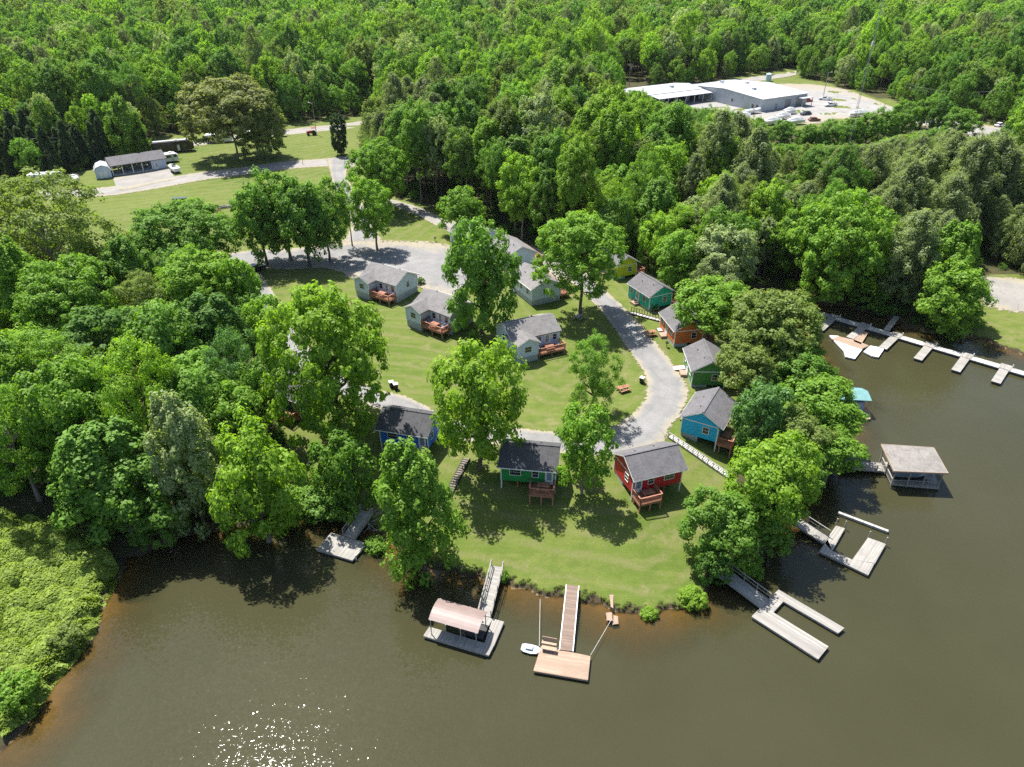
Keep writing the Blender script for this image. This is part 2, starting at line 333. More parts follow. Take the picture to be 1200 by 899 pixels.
# ------------------------------------------------------------------ roads, draped on the land
def roadmat(name, col, ragged=.95, patch=.2):
    m, nt, out = newmat(name)
    n1 = noise(nt, .25, 5, .6); n2 = noise(nt, 3.5, 4, .65); e = attr(nt, 'edge')
    c = mixc(nt, ramp(nt, n1, .35, .68), tuple(x*(1-patch) for x in col), tuple(x*(1+patch*.35) for x in col))
    c = mixc(nt, mth(nt, 'MULTIPLY', ramp(nt, n2, .45, .7), .4), c, tuple(x*.65 for x in col))
    sh = ramp(nt, mth(nt, 'ADD', e, mth(nt, 'MULTIPLY', mth(nt, 'SUBTRACT', n1, .5), .8)), .55, .85)
    c = mixc(nt, sh, c, (.27, .24, .18))
    trk = mth(nt, 'ABSOLUTE', mth(nt, 'SUBTRACT', e, .42)); c = mixc(nt, mth(nt, 'MULTIPLY', ramp(nt, mth(nt, 'ADD', trk, mth(nt, 'MULTIPLY', n2, .12)), .26, .08), .3), c, tuple(x*.72 for x in col))
    c = mixc(nt, mth(nt, 'MULTIPLY', ramp(nt, noise(nt, .8, 7, .75), .58, .70), .55), c, tuple(x*.55 for x in col))
    cr = N(nt, 'TexVoronoi'); cr.feature = 'DISTANCE_TO_EDGE'; cr.inputs['Scale'].default_value = .35
    tc = N(nt, 'TexCoord'); nt.links.new(tc.outputs['Object'], cr.inputs['Vector'])
    c = mixc(nt, mth(nt, 'MULTIPLY', mth(nt, 'LESS_THAN', cr.outputs[0], .012), .35), c, tuple(x*.45 for x in col))
    p = principled(nt, out, c, .95, bump(nt, n2, .3, .02), spec=.15)
    if ragged:
        tr = N(nt, 'BsdfTransparent'); mx = N(nt, 'MixShader')
        a = mth(nt, 'GREATER_THAN', mth(nt, 'ADD', e, mth(nt, 'MULTIPLY', mth(nt, 'SUBTRACT', noise(nt, 1.3, 7, .8), .5), ragged)), .93)
        nt.links.new(a, mx.inputs[0]); nt.links.new(p.outputs[0], mx.inputs[1]); nt.links.new(tr.outputs[0], mx.inputs[2]); nt.links.new(mx.outputs[0], out.inputs[0])
    return m
M['asphalt'] = roadmat('bleached_asphalt', (.225, .222, .218)); M['gravel'] = roadmat('pale_gravel', (.27, .258, .24)); M['lotgravel'] = roadmat('lot_gravel', (.29, .28, .27), .5)
def cr(P, n):
    P = [np.array(p, float) for p in P]; Q = [2*P[0]-P[1]]+P+[2*P[-1]-P[-2]]; R = []
    for i in range(1, len(Q)-2):
        for k in range(n):
            t = k/n; a, b, c, d = Q[i-1:i+3]
            R.append(.5*((2*b)+(-a+c)*t+(2*a-5*b+4*c-d)*t*t+(-a+3*b-3*c+d)*t**3))
    R.append(P[-1]); return np.array(R)
def strip(name, label, mat, pairs, lift, n=8, across=8, grow=.25):
    L = cr([at(*a)[:2] for a, b in pairs], n); R = cr([at(*b)[:2] for a, b in pairs], n)
    ts = np.linspace(-grow/4, 1+grow/4, across+1)
    V = L[:, None]*(1-ts)[None, :, None]+R[:, None]*ts[None, :, None]
    z = hfun(V[..., 0], V[..., 1])+lift; e = np.abs(np.linspace(-1, 1, across+1))[None].repeat(len(L), 0)
    a, b = V.shape[:2]; idx = np.arange(a*b).reshape(a, b)
    F = np.stack([idx[:-1, :-1], idx[:-1, 1:], idx[1:, 1:], idx[1:, :-1]], -1).reshape(-1, 4)
    p0, p1, p3 = [np.append(V.reshape(-1, 2)[F[0][i]], 0) for i in (0, 1, 3)]
    if np.cross(p1-p0, p3-p0)[2] < 0: F = F[:, ::-1]
    me = arrmesh(name, np.dstack([V, z[..., None]]).reshape(-1, 3), F, mat, {'edge': e})
    o = bpy.data.objects.new(name, me); COL.objects.link(o); return tag(o, label, 'road', kind='structure')
strip('loop_road', 'bleached grey asphalt loop road between the cabins', M['asphalt'],
 [((650,318),(676,308)),((677,337),(702,335)),((690,350),(717,348)),((707,367),(737,367)),((735,407),(766,400)),((756,438),(790,430)),((758,462),(805,458)),
  ((750,478),(800,478)),((736,490),(787,496)),((715,503),(770,520)),((688,508),(712,533)),((652,507),(655,530)),((611,503),(608,524)),((570,499),(560,519)),
  ((524,490),(515,508)),((500,477),(490,496)),((475,465),(465,486)),((447,458),(440,478)),((420,447),(405,465)),((385,428),(362,446)),((360,405),(335,420)),
  ((335,370),(312,382)),((318,340),(294,346)),((303,318),(276,322)),((300,297),(268,300))], .07)
strip('entry_lane', 'pale lane from the upper road down to the parking area', M['asphalt'],
 [((384,186),(416,184)),((387,200),(406,199)),((392,218),(409,214)),((402,240),(422,235)),((412,262),(436,262)),((406,280),(446,281)),((400,294),(452,290))], .08)
strip('cross_road', 'pale asphalt lane behind the grove of trees', M['asphalt'], [((262,298),(262,314)),((300,294),(300,313)),((340,292),(340,316)),((375,288),(378,314)),((404,282),(410,322))], .09)
strip('parking_area', 'broad worn asphalt parking area behind the white cabins', M['asphalt'],
 [((398,284),(405,325)),((442,282),(440,331)),((480,283),(480,334)),((508,284),(512,346)),((524,287),(532,352)),((545,290),(548,345))], .10, grow=.1)
strip('gravel_lane', 'pale gravel lane along the edge of the wood', M['gravel'],
 [((455,233),(452,240)),((490,243),(488,252)),((520,256),(517,267)),((560,271),(556,284)),((600,282),(597,297)),((640,296),(630,310)),((672,314),(655,328))], .05)
strip('shore_lane', 'gravel lane behind the trees of the west bank', M['gravel'], [((275,298),(276,313)),((200,299),(200,309)),((127,301),(128,310)),((40,305),(40,314)),((-90,310),(-90,322))], .06)
strip('upper_road', 'pale concrete road past the pavilion', M['gravel'],
 [((445,178),(447,190)),((410,183),(412,196)),((383,186),(384,195)),((300,194),(300,203)),((200,208),(200,218)),((130,219),(130,229)),((80,223),(80,232)),((0,226),(0,236)),((-90,230),(-90,240))], .05)
strip('pavilion_drive', 'pale concrete apron in front of the open pavilion', M['gravel'], [((132,208),(138,224)),((150,204),(156,222)),((175,199),(180,216)),((197,196),(207,211))], .09, grow=0)
strip('back_road', 'pale road crossing the far meadow', M['gravel'], [((440,139),(440,146)),((386,147),(386,153)),((313,154),(313,160)),((219,166),(219,172)),((150,176),(150,182))], .05)
strip('shore_gravel', 'bright gravel yard beside the cove', M['gravel'], [((1150,324),(1152,357)),((1200,328),(1200,366)),((1300,331),(1300,376))], .05)
strip('boat_lot', 'pale gravel lot around the warehouse', M['lotgravel'],
 [((725,112),(720,128)),((830,116),(815,140)),((900,99),(870,147)),((945,97),(930,150)),((985,103),(975,144)),((1015,113),(1010,138)),((1052,127),(1050,132))], .05, grow=0)
strip('rear_road', 'pale road behind the warehouse', M['gravel'], [((790,99),(790,103)),((850,94),(850,98)),((905,88),(903,93)),((936,83),(936,87))], .07)
strip('county_road', 'pale asphalt road right of the row of round trees', M['gravel'], [((1060,131),(1055,138)),((1095,140),(1090,150)),((1145,146),(1138,162)),((1187,151),(1180,170)),((1290,160),(1290,186))], .06)
# ------------------------------------------------------------------ cabins
def gable(mb, x0, x1, y0, y1, ze, zr, t=.13, ax=0):
    """one folded roof slab: ridge along the swept axis, eaves at y0 and y1"""
    ym = (y0+y1)/2
    return mb.extr([(y0, ze), (ym, zr), (y1, ze), (y1, ze+t), (ym, zr+t), (y0, ze+t)], x0, x1, ax)
def window(par, c, wdt, hgt, face, rot90=False):
    """framed window on a wall; face is +1/-1 along y (or x with rot90)"""
    f = MB(); g = MB(); t = .06
    def bx(mb, u, v, su, sv, off, th):
        if rot90: mb.box((c[0]+face*off, c[1]+u, c[2]+v), (th, su, sv))
        else: mb.box((c[0]+u, c[1]+face*off, c[2]+v), (su, th, sv))
    for s in (-1, 1):
        bx(f, s*(wdt/2+.03), 0, .06, hgt+.12, .03, .06); bx(f, 0, s*(hgt/2+.03), wdt, .06, .03, .06)
    bx(f, 0, 0, wdt, .035, .025, .05)
    o = f.build('window', M['white'], par); bx(g, 0, 0, wdt, hgt, .005, .03); g.build('pane', M['glass'], o)
    return o
def door(par, c, face, rot90=False, glassy=True):
    d = MB(); g = MB(); h = MB()
    def bx(mb, u, v, su, sv, off, th):
        if rot90: mb.box((c[0]+face*off, c[1]+u, c[2]+v), (th, su, sv))
        else: mb.box((c[0]+u, c[1]+face*off, c[2]+v), (su, th, sv))
    bx(d, 0, 1.0, 1.0, 2.05, .03, .07); o = d.build('door', M['white'], par)
    bx(g, 0, 1.25, .6, 1.2, .075, .03); g.build('pane', M['doorglass'], o)
    bx(h, .4, 1.0, .06, .1, .09, .05); h.build('handle', M['steel'], o)
def railing(mb, pts, z, h=.95):
    for a, b in zip(pts, pts[1:]):
        a = np.array(a, float); b = np.array(b, float); L = np.linalg.norm(b-a); n = max(2, int(L/.16))
        mb.beam((*a, z+h), (*b, z+h), .14, .05); mb.beam((*a, z+.12), (*b, z+.12), .05, .08)
        for i in range(n+1):
            p = a+(b-a)*i/n; w_ = .1 if i in (0, n) else .045
            mb.beam((*p, z), (*p, z+h-.03), w_, w_)
def deck(root, x0, x1, y0, y1, z, gfun, open_side=None):
    """raised deck from wall y1 out to y0 with railing, posts and boards"""
    d = MB(); d.box(((x0+x1)/2, (y0+y1)/2, z-.05), (x1-x0, y1-y0, .08)); d.box(((x0+x1)/2, y0+.03, z-.2), (x1-x0-.02, .05, .2))
    for x in (x0+.03, x1-.03): d.box((x, (y0+y1)/2+.03, z-.2), (.05, y1-y0-.08, .2))
    o = d.build('deck', M['redwood'], root)
    r = MB(); railing(r, [(x0+.06, y1-.1), (x0+.06, y0+.06), (x1-.06, y0+.06), (x1-.06, y1-.1)], z); r.build('railing', M['redwood_rail'], o)
    for x, y in ((x0+.12, y0+.14), (x1-.12, y0+.14), ((x0+x1)/2, y0+.14), (x0+.12, y1-.5), (x1-.12, y1-.5)):
        p = MB(); g = gfun(x, y)-.2; p.box((x, y, (g+z-.3)/2), (.16, .16, z-.3-g)); p.build('deck_post', M['redwood_rail'], o)
def w2(root, x, y):
    a = root.rotation_euler.z; return root.location.x+x*math.cos(a)-y*math.sin(a), root.location.y+x*math.sin(a)+y*math.cos(a)
def table_on(root, x, y, z, label, group='tables on the cabin decks', name='deck_table', mat='redwood', s=1.0):
    X, Y = w2(root, x, y); t = empty(name, (X, Y, root.location.z+z), root.rotation_euler.z, label, 'table', group)
    mb = MB()
    for k in range(5): mb.box((0, -.36+.18*k, .73), (1.5*s, .16, .05))
    mb.build('tabletop', M[mat], t)
    for sy in (-1, 1): MB().box((0, sy*.68, .44), (1.5*s, .26, .05)).build('bench', M[mat], t)
    for sx in (-1, 1):
        q = MB(); q.beam((sx*.55, -.62, 0), (sx*.55, -.25, .7), .09); q.beam((sx*.55, .62, 0), (sx*.55, .25, .7), .09); q.beam((sx*.55, -.68, .39), (sx*.55, .68, .39), .05, .09)
        q.build('leg', M[mat+'_rail' if mat == 'redwood' else mat], t)
    return t
def chair_on(root, x, y, z, face, label, mat='redwood_rail'):
    X, Y = w2(root, x, y); t = empty('deck_chair', (X, Y, root.location.z+z), root.rotation_euler.z+face, label, 'chair', 'chairs on the cabin decks')
    MB().box((0, 0, .4), (.55, .55, .06)).build('seat', M[mat], t)
    b = MB(); b.beam((-.0, .27, .42), (0, .42, 1.0), .55, .05); b.build('backrest', M[mat], t)
    for sx in (-.25, .25):
        for sy in (-.24, .24): MB().box((sx, sy, .19), (.06, .06, .37)).build('leg', M[mat], t)
    for sx in (-.3, .3): MB().box((sx, -.02, .62), (.08, .6, .04)).build('armrest', M[mat], t)
def cabin(name, label, cx, cy, rot, wall, deckend, roof='roof', L=6.7, skirt=True, vent=False):
    root = empty(name, (cx, cy, hz(cx, cy)), rot, label, 'cabin', 'painted holiday cabins')
    gz = root.location.z; g = lambda x, y: hz(*w2(root, x, y))-gz
    yb, yf = 2.62, -2.3; hl = L/2
    zf = max(g(0, yb), g(-hl, yb), g(hl, yb))+.45; ze = zf+2.4; zr = ze+1.72
    so = .32; ov = .72; sl = (zr-ze)/3.02
    w_ = MB(); w_.extr([(yf, zf), (yf, ze-.10+sl*(yf+3.02)-.02), (0, zr-.12), (yb, ze-.1+sl*(3.02-yb)-.02), (yb, zf)][::-1], -hl, hl)
    w_.build('wall', M[wall], root)
    r = MB(); gable(r, -hl-so, hl+so, -3.02, 3.02, ze, zr); ro = r.build('roof', M[roof], root)
    rc = MB(); rc.beam((-hl-so, 0, zr+.13), (hl+so, 0, zr+.13), .3, .05); rc.build('ridge_cap', M[roof], ro)
    f = MB(); f.box((0, -3.04, ze+.02), (2*hl+2*so, .03, .13)); f.box((0, 3.04, ze+.02), (2*hl+2*so, .03, .13))
    for s in (-1, 1):
        for q in (-1, 1): f.beam((s*(hl+so+.015), q*3.03, ze+.01), (s*(hl+so+.015), 0, zr+.01), .025, .12)
    f.build('fascia', M['white'], root)
    for s in (-1, 1):
        t = MB()
        t.box((s*(hl+.02), (yb+yf)/2, ze-.1), (.05, yb-yf, .13))
        for y in (yf, yb): t.box((s*(hl+.012), y, (zf+ze)/2-.07), (.12, .12, ze-zf-.2))
        t.build('corner_trim', M['white'], root)
    for s in (-1, 1):
        window(root, (s*hl, -.7, zf+1.35), .8, 1.0, s, True)
        p = MB(); gg = g(s*hl, yf)-.2; p.box((s*(hl-.02), yf+.02, (gg+zf)/2), (.14, .14, zf-gg)); p.build('support_post', M['white'], root)
    for x in (-hl*.4, hl*.4):
        p = MB(); gg = g(x, yf+.3)-.2; p.box((x, yf+.4, (gg+zf)/2-.08), (.16, .16, zf-gg-.16)); p.build('support_post', M['redwood_rail'], root)
    if skirt:
        k = MB(); gg = min(g(x, y) for x in (-hl, hl) for y in (.3, yb))-.25
        k.box((0, 1.42, (gg+zf)/2-.02), (2*hl-.08, 2.3, zf-gg-.04)); k.build('skirting', M['block'], root)
    for x, y in ((hl*.35, 1.3), (-hl*.5, .9)): MB().tube((x, y, ze+.3), (x, y, ze+(3.02-y)*sl+.45), .07).build('vent_pipe', M['steel'], ro)
    e = -1 if deckend == 'L' else 1
    door(root, (e*(hl-.75), yf, zf+.02), -1); window(root, (-e*1.6, yf, zf+1.45), 1.3, .9, -1); window(root, (e*.9, yf, zf+1.4), .75, .9, -1)
    door(root, (-e*.4, yb, zf+.02), 1); window(root, (e*1.7, yb, zf+1.4), .9, 1.0, 1); window(root, (-e*2.3, yb, zf+1.4), .7, .8, 1)
    st = MB(); gb = g(-e*.4, yb+.7); st.box((-e*.4, yb+.55, (gb+zf)/2-.1), (1.5, 1.0, max(.12, zf-gb)+.1)); st.build('doorstep', M['tanwood'], root)
    x0, x1 = (-hl-.05, -hl+3.0) if e < 0 else (hl-3.0, hl+.05)
    deck(root, x0, x1, yf-2.15, yf-.01, zf-.08, g)
    root['zd'] = zf-.08; root['xd'] = (x0+x1)/2; root['yd'] = yf-1.0; return root
red = cabin('wooden_cabin', 'bright red cabin with grey roof nearest the water', 17.0, 69.9, math.radians(19), 'red', 'L')
grn = cabin('wooden_cabin', 'bright green cabin with dark roof between two trees above the lawn', 2.3, 70.8, math.radians(-8), 'green', 'R', 'roof_dark')
roy = cabin('wooden_cabin', 'royal blue cabin half behind the tall feathery tree', -13.7, 78.4, math.radians(-15), 'royal', 'R', 'roof_dark')
blu = cabin('wooden_cabin', 'turquoise blue cabin beside the white stairway', 27.0, 81.0, math.radians(60), 'blue', 'L')
oli = cabin('wooden_cabin', 'leaf green cabin between the orange and turquoise cabins', 29.9, 94.9, math.radians(88), 'olive', 'L')
ora = cabin('wooden_cabin', 'orange cabin with grey roof beside the loop road', 28.9, 107.8, math.radians(100), 'orange', 'L')
tea = cabin('wooden_cabin', 'teal green cabin between the orange and yellow cabins', 25.9, 121.9, math.radians(116), 'teal', 'L')
p = at(733, 318, 1.5); yel = cabin('wooden_cabin', 'yellow cabin under the edge of the wood', p[0]-1.2, p[1]+3, math.radians(115), 'yellow', 'L')
p = at(333, 468, 2); dte = cabin('wooden_cabin', 'dark teal cabin almost hidden behind the big bright tree', p[0]+.8, p[1]+2, math.radians(-30), 'darkteal', 'R', 'roof_dark')
for r_, l_ in ((red, 'red'), (grn, 'bright green'), (blu, 'turquoise'), (dte, 'dark teal')):
    table_on(r_, r_['xd']+.15, r_['yd']-.0, r_['zd'], 'small reddish table with benches on the deck of the %s cabin' % l_)
for r_ in (red, grn, roy, blu, oli, ora, tea, yel, dte):
    for k in ('zd', 'xd', 'yd'): pass
def white_cabin(label, cx, cy, rot, roof='roof_light', wing=True, decktable=None):
    root = empty('white_cabin', (cx, cy, hz(cx, cy)), rot, label, 'cabin', 'white cabins on the central lawn')
    gz = root.location.z; g = lambda x, y: hz(*w2(root, x, y))-gz
    hl, yb, yf = 4.2, 3.05, -3.05
    gmax = max(g(x, y) for x in (-hl, hl) for y in (yf, yb)); gmin = min(g(x, y) for x in (-hl, hl) for y in (yf-2.2, yb))-.3
    zf = gmax+1.05; ze = zf+2.2; zr = ze+1.65; ov = .35; sl = (zr-ze)/(3.05+ov)
    W = MB().extr([(yf, zf), (yf, ze+sl*ov-.14), (0, zr-.14), (yb, ze+sl*ov-.14), (yb, zf)][::-1], -hl, hl)
    R = MB(); gable(R, -hl-.32, hl+.32, yf-ov, yb+ov, ze, zr)
    B = MB().box((0, 0, (gmin+zf)/2), (2*hl-.06, yb-yf-.06, zf-gmin))
    T = MB()
    for s in (-1, 1):
        for q in (-1, 1): T.beam((s*(hl+.335), q*(3.05+ov), ze+.02), (s*(hl+.335), 0, zr+.02), .025, .13)
        for y in (yf, yb): T.box((s*(hl+.012), y, (zf+ze)/2), (.13, .13, ze-zf-.1))
    T.box((0, yb+ov+.03, ze+.06), (2*hl+.64, .05, .17))
    if wing:
        x0, x1 = -hl, -hl+3.5; xm = (x0+x1)/2; yw = yf-2.1; zw = ze+.93
        W.extr([(x0+.004, zf+.003), (x0+.004, ze+.12), (xm, zw-.1), (x1, ze+.12), (x1, zf+.003)], yw, yf+.5, 1)
        gable(R, yw-.35, -.9, x0-.35, x1+.35, ze-.03, zw+.05, .13, 1)
        B.box((xm+.03, yw+.98, (gmin+zf)/2-.004), (3.4, 2.0, zf-gmin-.006))
        for q in (-1, 1): T.beam((xm+q*2.1, yw-.365, ze), (xm, yw-.365, zw+.06), .025, .13)
        for x in (x0, x1): T.box((x, yw-.01, (zf+ze)/2), (.13, .13, ze-zf-.1))
    else: x1 = -hl
    W.build('wall', M['whitesiding'], root); R.build('roof', M[roof], root); B.build('foundation', M['block'], root); T.build('trim', M['white'], root)
    for x, y in ((1.4, 1.5), (-2.2, .8)): MB().tube((x, y, ze+.3), (x, y, ze+(3.4-y)*sl+.5), .08).build('vent_pipe', M['steel'], root)
    MB().box((2.6, yb+.55, zf-1.0), (.9, .8, .9)).build('air_conditioner', M['steel'], root)
    if wing: window(root, (xm, yw, zf+1.25), 1.15, .95, -1)
    window(root, (x1+1.2 if wing else -2.4, yf, zf+1.3), .8, 1.0, -1); door(root, (x1+2.7, yf, zf+.02), -1); window(root, (x1+4.1, yf, zf+1.3), .7, 1.0, -1)
    for s in (-1, 1): window(root, (s*hl, .3, zf+1.35), .75, 1.1, s, True)
    for x in (-2.6, 0, 2.4): window(root, (x, yb, zf+1.35), .9, 1.0, 1)
    door(root, (1.2, yb, zf+.02), 1)
    deck(root, x1+.12, hl+.1, yf-2.2, yf-.01, zf-.06, g)
    if decktable:
        table_on(root, 1.75, yf-1.15, zf-.06, decktable)
    return root
wd = white_cabin('white cabin beside the parking area with reddish deck facing the lawn', -23.4, 126.6, math.radians(-34), decktable='reddish table on the deck of the white cabin by the parking area')
we = white_cabin('white cabin left of the dense oak with deck over the slope', -12.0, 113.6, math.radians(-38), decktable='reddish table on the deck of the white cabin left of the oak')
wf = white_cabin('white cabin in the lawn with tree shadow across its front roof', 2.6, 104.4, math.radians(25), decktable='reddish table on the deck of the white cabin in the lawn')
for r_, l_ in ((we, 'white cabin left of the oak'), (wf, 'white cabin in the lawn')):
    gz_ = max(hz(*w2(r_, x, y)) for x in (-4.2, 4.2) for y in (-3.05, 3.05))-r_.location.z+.99
    chair_on(r_, .1, -4.1, gz_, .5, 'pale blue chair by the wing of the %s' % l_, 'tarp'); chair_on(r_, 3.4, -4.0, gz_, -.6, 'pale blue chair at the deck end of the %s' % l_, 'tarp')
p = at(637, 352, 1); wg = white_cabin('white cabin under the spreading tree with window in its gable', p[0]-1.4, p[1]+4.6, math.radians(117), wing=False)
p = at(603, 306, 2); wh = white_cabin('small white cabin seen above the roof of the spreading tree cabin', p[0]-.5, p[1]+3.5, math.radians(117), wing=False)
p = at(531, 279, 3); wi = white_cabin('white cabin hidden behind the round trees by the gravel lane', p[0]+4.4, p[1]+3, math.radians(144), wing=False)
# ------------------------------------------------------------------ docks
def frame(P, z=.45):
    Q = [atz(x, y, z)[:2] for x, y in P]; c = sum(Q)/len(Q); a = Q[1]-Q[0]; ang = math.atan2(a[1], a[0])
    return c, ang
def loc(c, ang, p): d = np.asarray(p)[:2]-c; return (d[0]*math.cos(ang)+d[1]*math.sin(ang), -d[0]*math.sin(ang)+d[1]*math.cos(ang))
def dock(label, plates, mat, cat='dock', z=.45, th=.16, edgemat='greywood', floats=True, group='docks along the shore', name='floating_dock', base=0):
    """plates: outlines of the decking seen from above; the first one sets the local axes"""
    c, ang = frame(plates[base], z); root = empty(name, (c[0], c[1], 0), ang, label, cat, group)
    for P in plates:
        Q = [loc(c, ang, atz(x, y, z)) for x, y in P]
        b = MB().prism(Q, z-.05, z); o = b.build('platform', M[mat], root)
        e = MB(); n = len(Q); cc = np.mean(Q, 0)
        for i in range(n):
            a = np.array(Q[i-1]); q = np.array(Q[i]); a2 = a+(cc-a)*.012; q2 = q+(cc-q)*.012
            e.beam((*a2, z-.13), (*q2, z-.13), .07, .22)
        e.build('rim', M[edgemat], o)
        if floats:
            f = MB(); Qi = [tuple(cc+(np.array(q)-cc)*.93) for q in Q]; f.prism(Qi, -.15, z-.06); f.build('float', M['float'], o)
    return root, c, ang
def gangway(root, c, ang, p, q, wdt, zp, zq, mat, railsides=(1,), railmat='greywood', railh=.95):
    """walkway from the dock end p to the shore end q (pixels), with side timbers and rails"""
    a = np.array(loc(c, ang, atz(*p, zp))); b = np.array(loc(c, ang, atz(*q, zq))); d = (b-a)/np.linalg.norm(b-a); nrm = np.array([-d[1], d[0]])
    mb = MB(); L = np.linalg.norm(b-a); n = int(L/.16)
    V = []
    mb.beam((*a, zp), (*b, zq), wdt, .05); o = mb.build('gangway', M[mat], root)
    s = MB()
    for k in (-1, 1): s.beam((*(a+nrm*k*(wdt/2+.05)), zp-.06), (*(b+nrm*k*(wdt/2+.05)), zq-.06), .09, .22)
    s.build('stringer', M[railmat], o)
    for k in railsides:
        r = MB(); A = a+nrm*k*(wdt/2+.1); B = b+nrm*k*(wdt/2+.1)
        r.beam((*A, zp+railh), (*B, zq+railh), .1, .06); r.beam((*A, zp+railh*.5), (*B, zq+railh*.5), .05, .06)
        for i in range(max(3, int(L/1.4))+1):
            t = i/max(3, int(L/1.4)); P_ = A+(B-A)*t; zz = zp+(zq-zp)*t; r.beam((*P_, zz-.2), (*P_, zz+railh), .09)
        r.build('railing', M[railmat], o)
def pile(root, c, ang, px, z0=.45, h=1.3, r=.09, mat='greywood'):
    x, y = loc(c, ang, atz(*px, z0)); MB().tube((x, y, -2), (x, y, h), r, r*.9).build('mooring_post', M[mat], root)
# a: small grey platform left
r, c, a = dock('small square grey wooden dock left of the feathery tree', [[(371,644),(413,656.7),(430.7,636.7),(388,624)]], 'oldwood')
gangway(r, c, a, (409,630), (430,600), 1.5, .5, 1.5, 'oldwood_y', (1, -1))
for q in ((431,641), (417,653)): pile(r, c, a, q, h=.8, mat='pale')
# b: dock with the pink roof
P4 = [(496,745),(573,768),(591,727),(568,721)]
r, c, a = dock('grey dock under a faded pink metal canopy', [[(496,745),(573,768),(578.5,757),(503,734.5)], [(568.2,754),(578.5,757),(590.5,728.5),(577.5,725)], [(562,739),(563,738),(577.5,725),(568,721.5),(525,708),(520,716)][2:] + [(520,718),(573,733)]], 'oldwood')
gangway(r, c, a, (568,722), (583,664), 1.15, .5, 1.1, 'oldwood_y', (1, -1))
RC = [atz(502,726,2.6), atz(560,742.5,2.6), atz(571,717,2.6), atz(514,701,2.6)]; RL = [np.array(loc(c, a, q)) for q in RC]
ra = []
for k in range(9):
    t = k/8; up = .36*math.sin(math.pi*t); ra.append((RL[0]+(RL[3]-RL[0])*t, RL[1]+(RL[2]-RL[1])*t, 2.55+up))
rf = MB()
for k in range(8):
    (p0, q0, z0), (p1, q1, z1) = ra[k], ra[k+1]
    rf.add([(*p0, z0), (*q0, z0), (*q1, z1), (*p1, z1), (*p0, z0+.05), (*q0, z0+.05), (*q1, z1+.05), (*p1, z1+.05)],
           [(3, 2, 1, 0), (4, 5, 6, 7), (0, 1, 5, 4), (1, 2, 6, 5), (2, 3, 7, 6), (3, 0, 4, 7)])
rf.build('canopy_roof', M['pinkroof'], r)
for side in (0, 1):
    for t in (.04, .35, .65, .96):
        A, B = (RL[0], RL[1]) if side == 0 else (RL[3], RL[2]); q = A+(B-A)*t; MB().beam((*q, .4), (*q, 2.58), .08).build('canopy_post', M['steel'], r)
bt = MB().beam((*(RL[0]*.4+RL[3]*.6), 2.3), (*(RL[1]*.4+RL[2]*.6), 2.3), .1); bt.build('roof_beam', M['steel'], r)
fl = [loc(c, a, atz(x, y, .3)) for x, y in ((566,750),(573,732),(553,728),(545,744))]; MB().prism(fl, .1, .34).build('slip_float', M['float'], r)
# c: new tan dock
r, c, a = dock('new tan wooden dock with long brown gangway', [[(625,786),(689,797),(692,769),(634,757)]], 'tanwood_y', edgemat='tantimber')
gangway(r, c, a, (663.5,762.5), (671,686), 1.25, .52, .95, 'brownwood_y', (), 'white')
for k, yy in enumerate((755.5, 762)):
    A = atz(634.5, yy-1, .5); B = atz(652.5, yy+2.3, .5); rot = math.atan2(B[1]-A[1], B[0]-A[0])
    b = empty('bench', ((A[0]+B[0])/2, (A[1]+B[1])/2, .45), rot, 'tan wooden bench on the tan dock, %s' % ('beside the far edge' if k == 0 else 'nearer the middle of the dock'), 'bench', 'benches on the tan dock')
    MB().box((0, 0, .42), (1.5, .42, .06)).build('seat', M['tantimber'], b)
    for sx in (-.6, .6): MB().box((sx, 0, .195), (.08, .36, .39)).build('leg', M['tantimber'], b)
    if k == 0: MB().box((0, .24, .72), (1.5, .05, .4)).build('backrest', M['tantimber'], b)
p = atz(622.5, 762, .1)
b = empty('paddle_boat', (p[0], p[1], 0), math.radians(-14), 'small white boat moored at the corner of the tan dock', 'boat')
rings = []
for t, w_, h in ((-1.0, .35, .35), (-.7, .5, .3), (0, .55, .28), (.6, .45, .32), (1.05, .08, .42)):
    rings.append([(t, -w_, h), (t, -w_*.7, -.05), (t, w_*.7, -.05), (t, w_, h), (t, w_*.6, h+.04), (t, -w_*.6, h+.04)])
MB().loft(rings).build('hull', M['metalwall'], b); MB().box((-.2, 0, .45), (.7, .5, .2)).build('seat', M['tarp'], b)
for (p, q, l_) in (((633,702), (632,757), 'thin mooring cable from the bank to the near corner of the tan dock'), ((716,727), (692,768), 'thin mooring cable from the stone steps to the tan dock')):
    A, B = atz(*p, .5), atz(*q, .55); tag(MB().tube(A, B, .018, .018, 6).build('mooring_cable', M['pale']), l_, 'cable')
for k, (P, z, m_) in enumerate((([(711,727),(718,727.5),(717,717.5),(710,718)], .42, 'tanwood'), ([(718.5,713),(716,711),(714,697),(719,697)], .62, 'tanwood_y'), ([(718,732),(725,731),(724,722),(719,721)], .18, 'tanwood'))):
    c, ang = frame(P, z); Q = [loc(c, ang, atz(x, y, z)) for x, y in P]
    t = empty('shore_step', (c[0], c[1], 0), ang, 'tan wooden step platform at the bank, %s' % ['square one over the water', 'narrow one on the grass edge', 'tilted low one in the shallows'][k], 'platform')
    MB().prism(Q, z-.06, z).build('platform', M[m_], t)
    for q in Q: q = np.array(q)*.9; MB().beam((*q, -.6), (*q, z-.06), .1).build('leg', M['tantimber'], t)
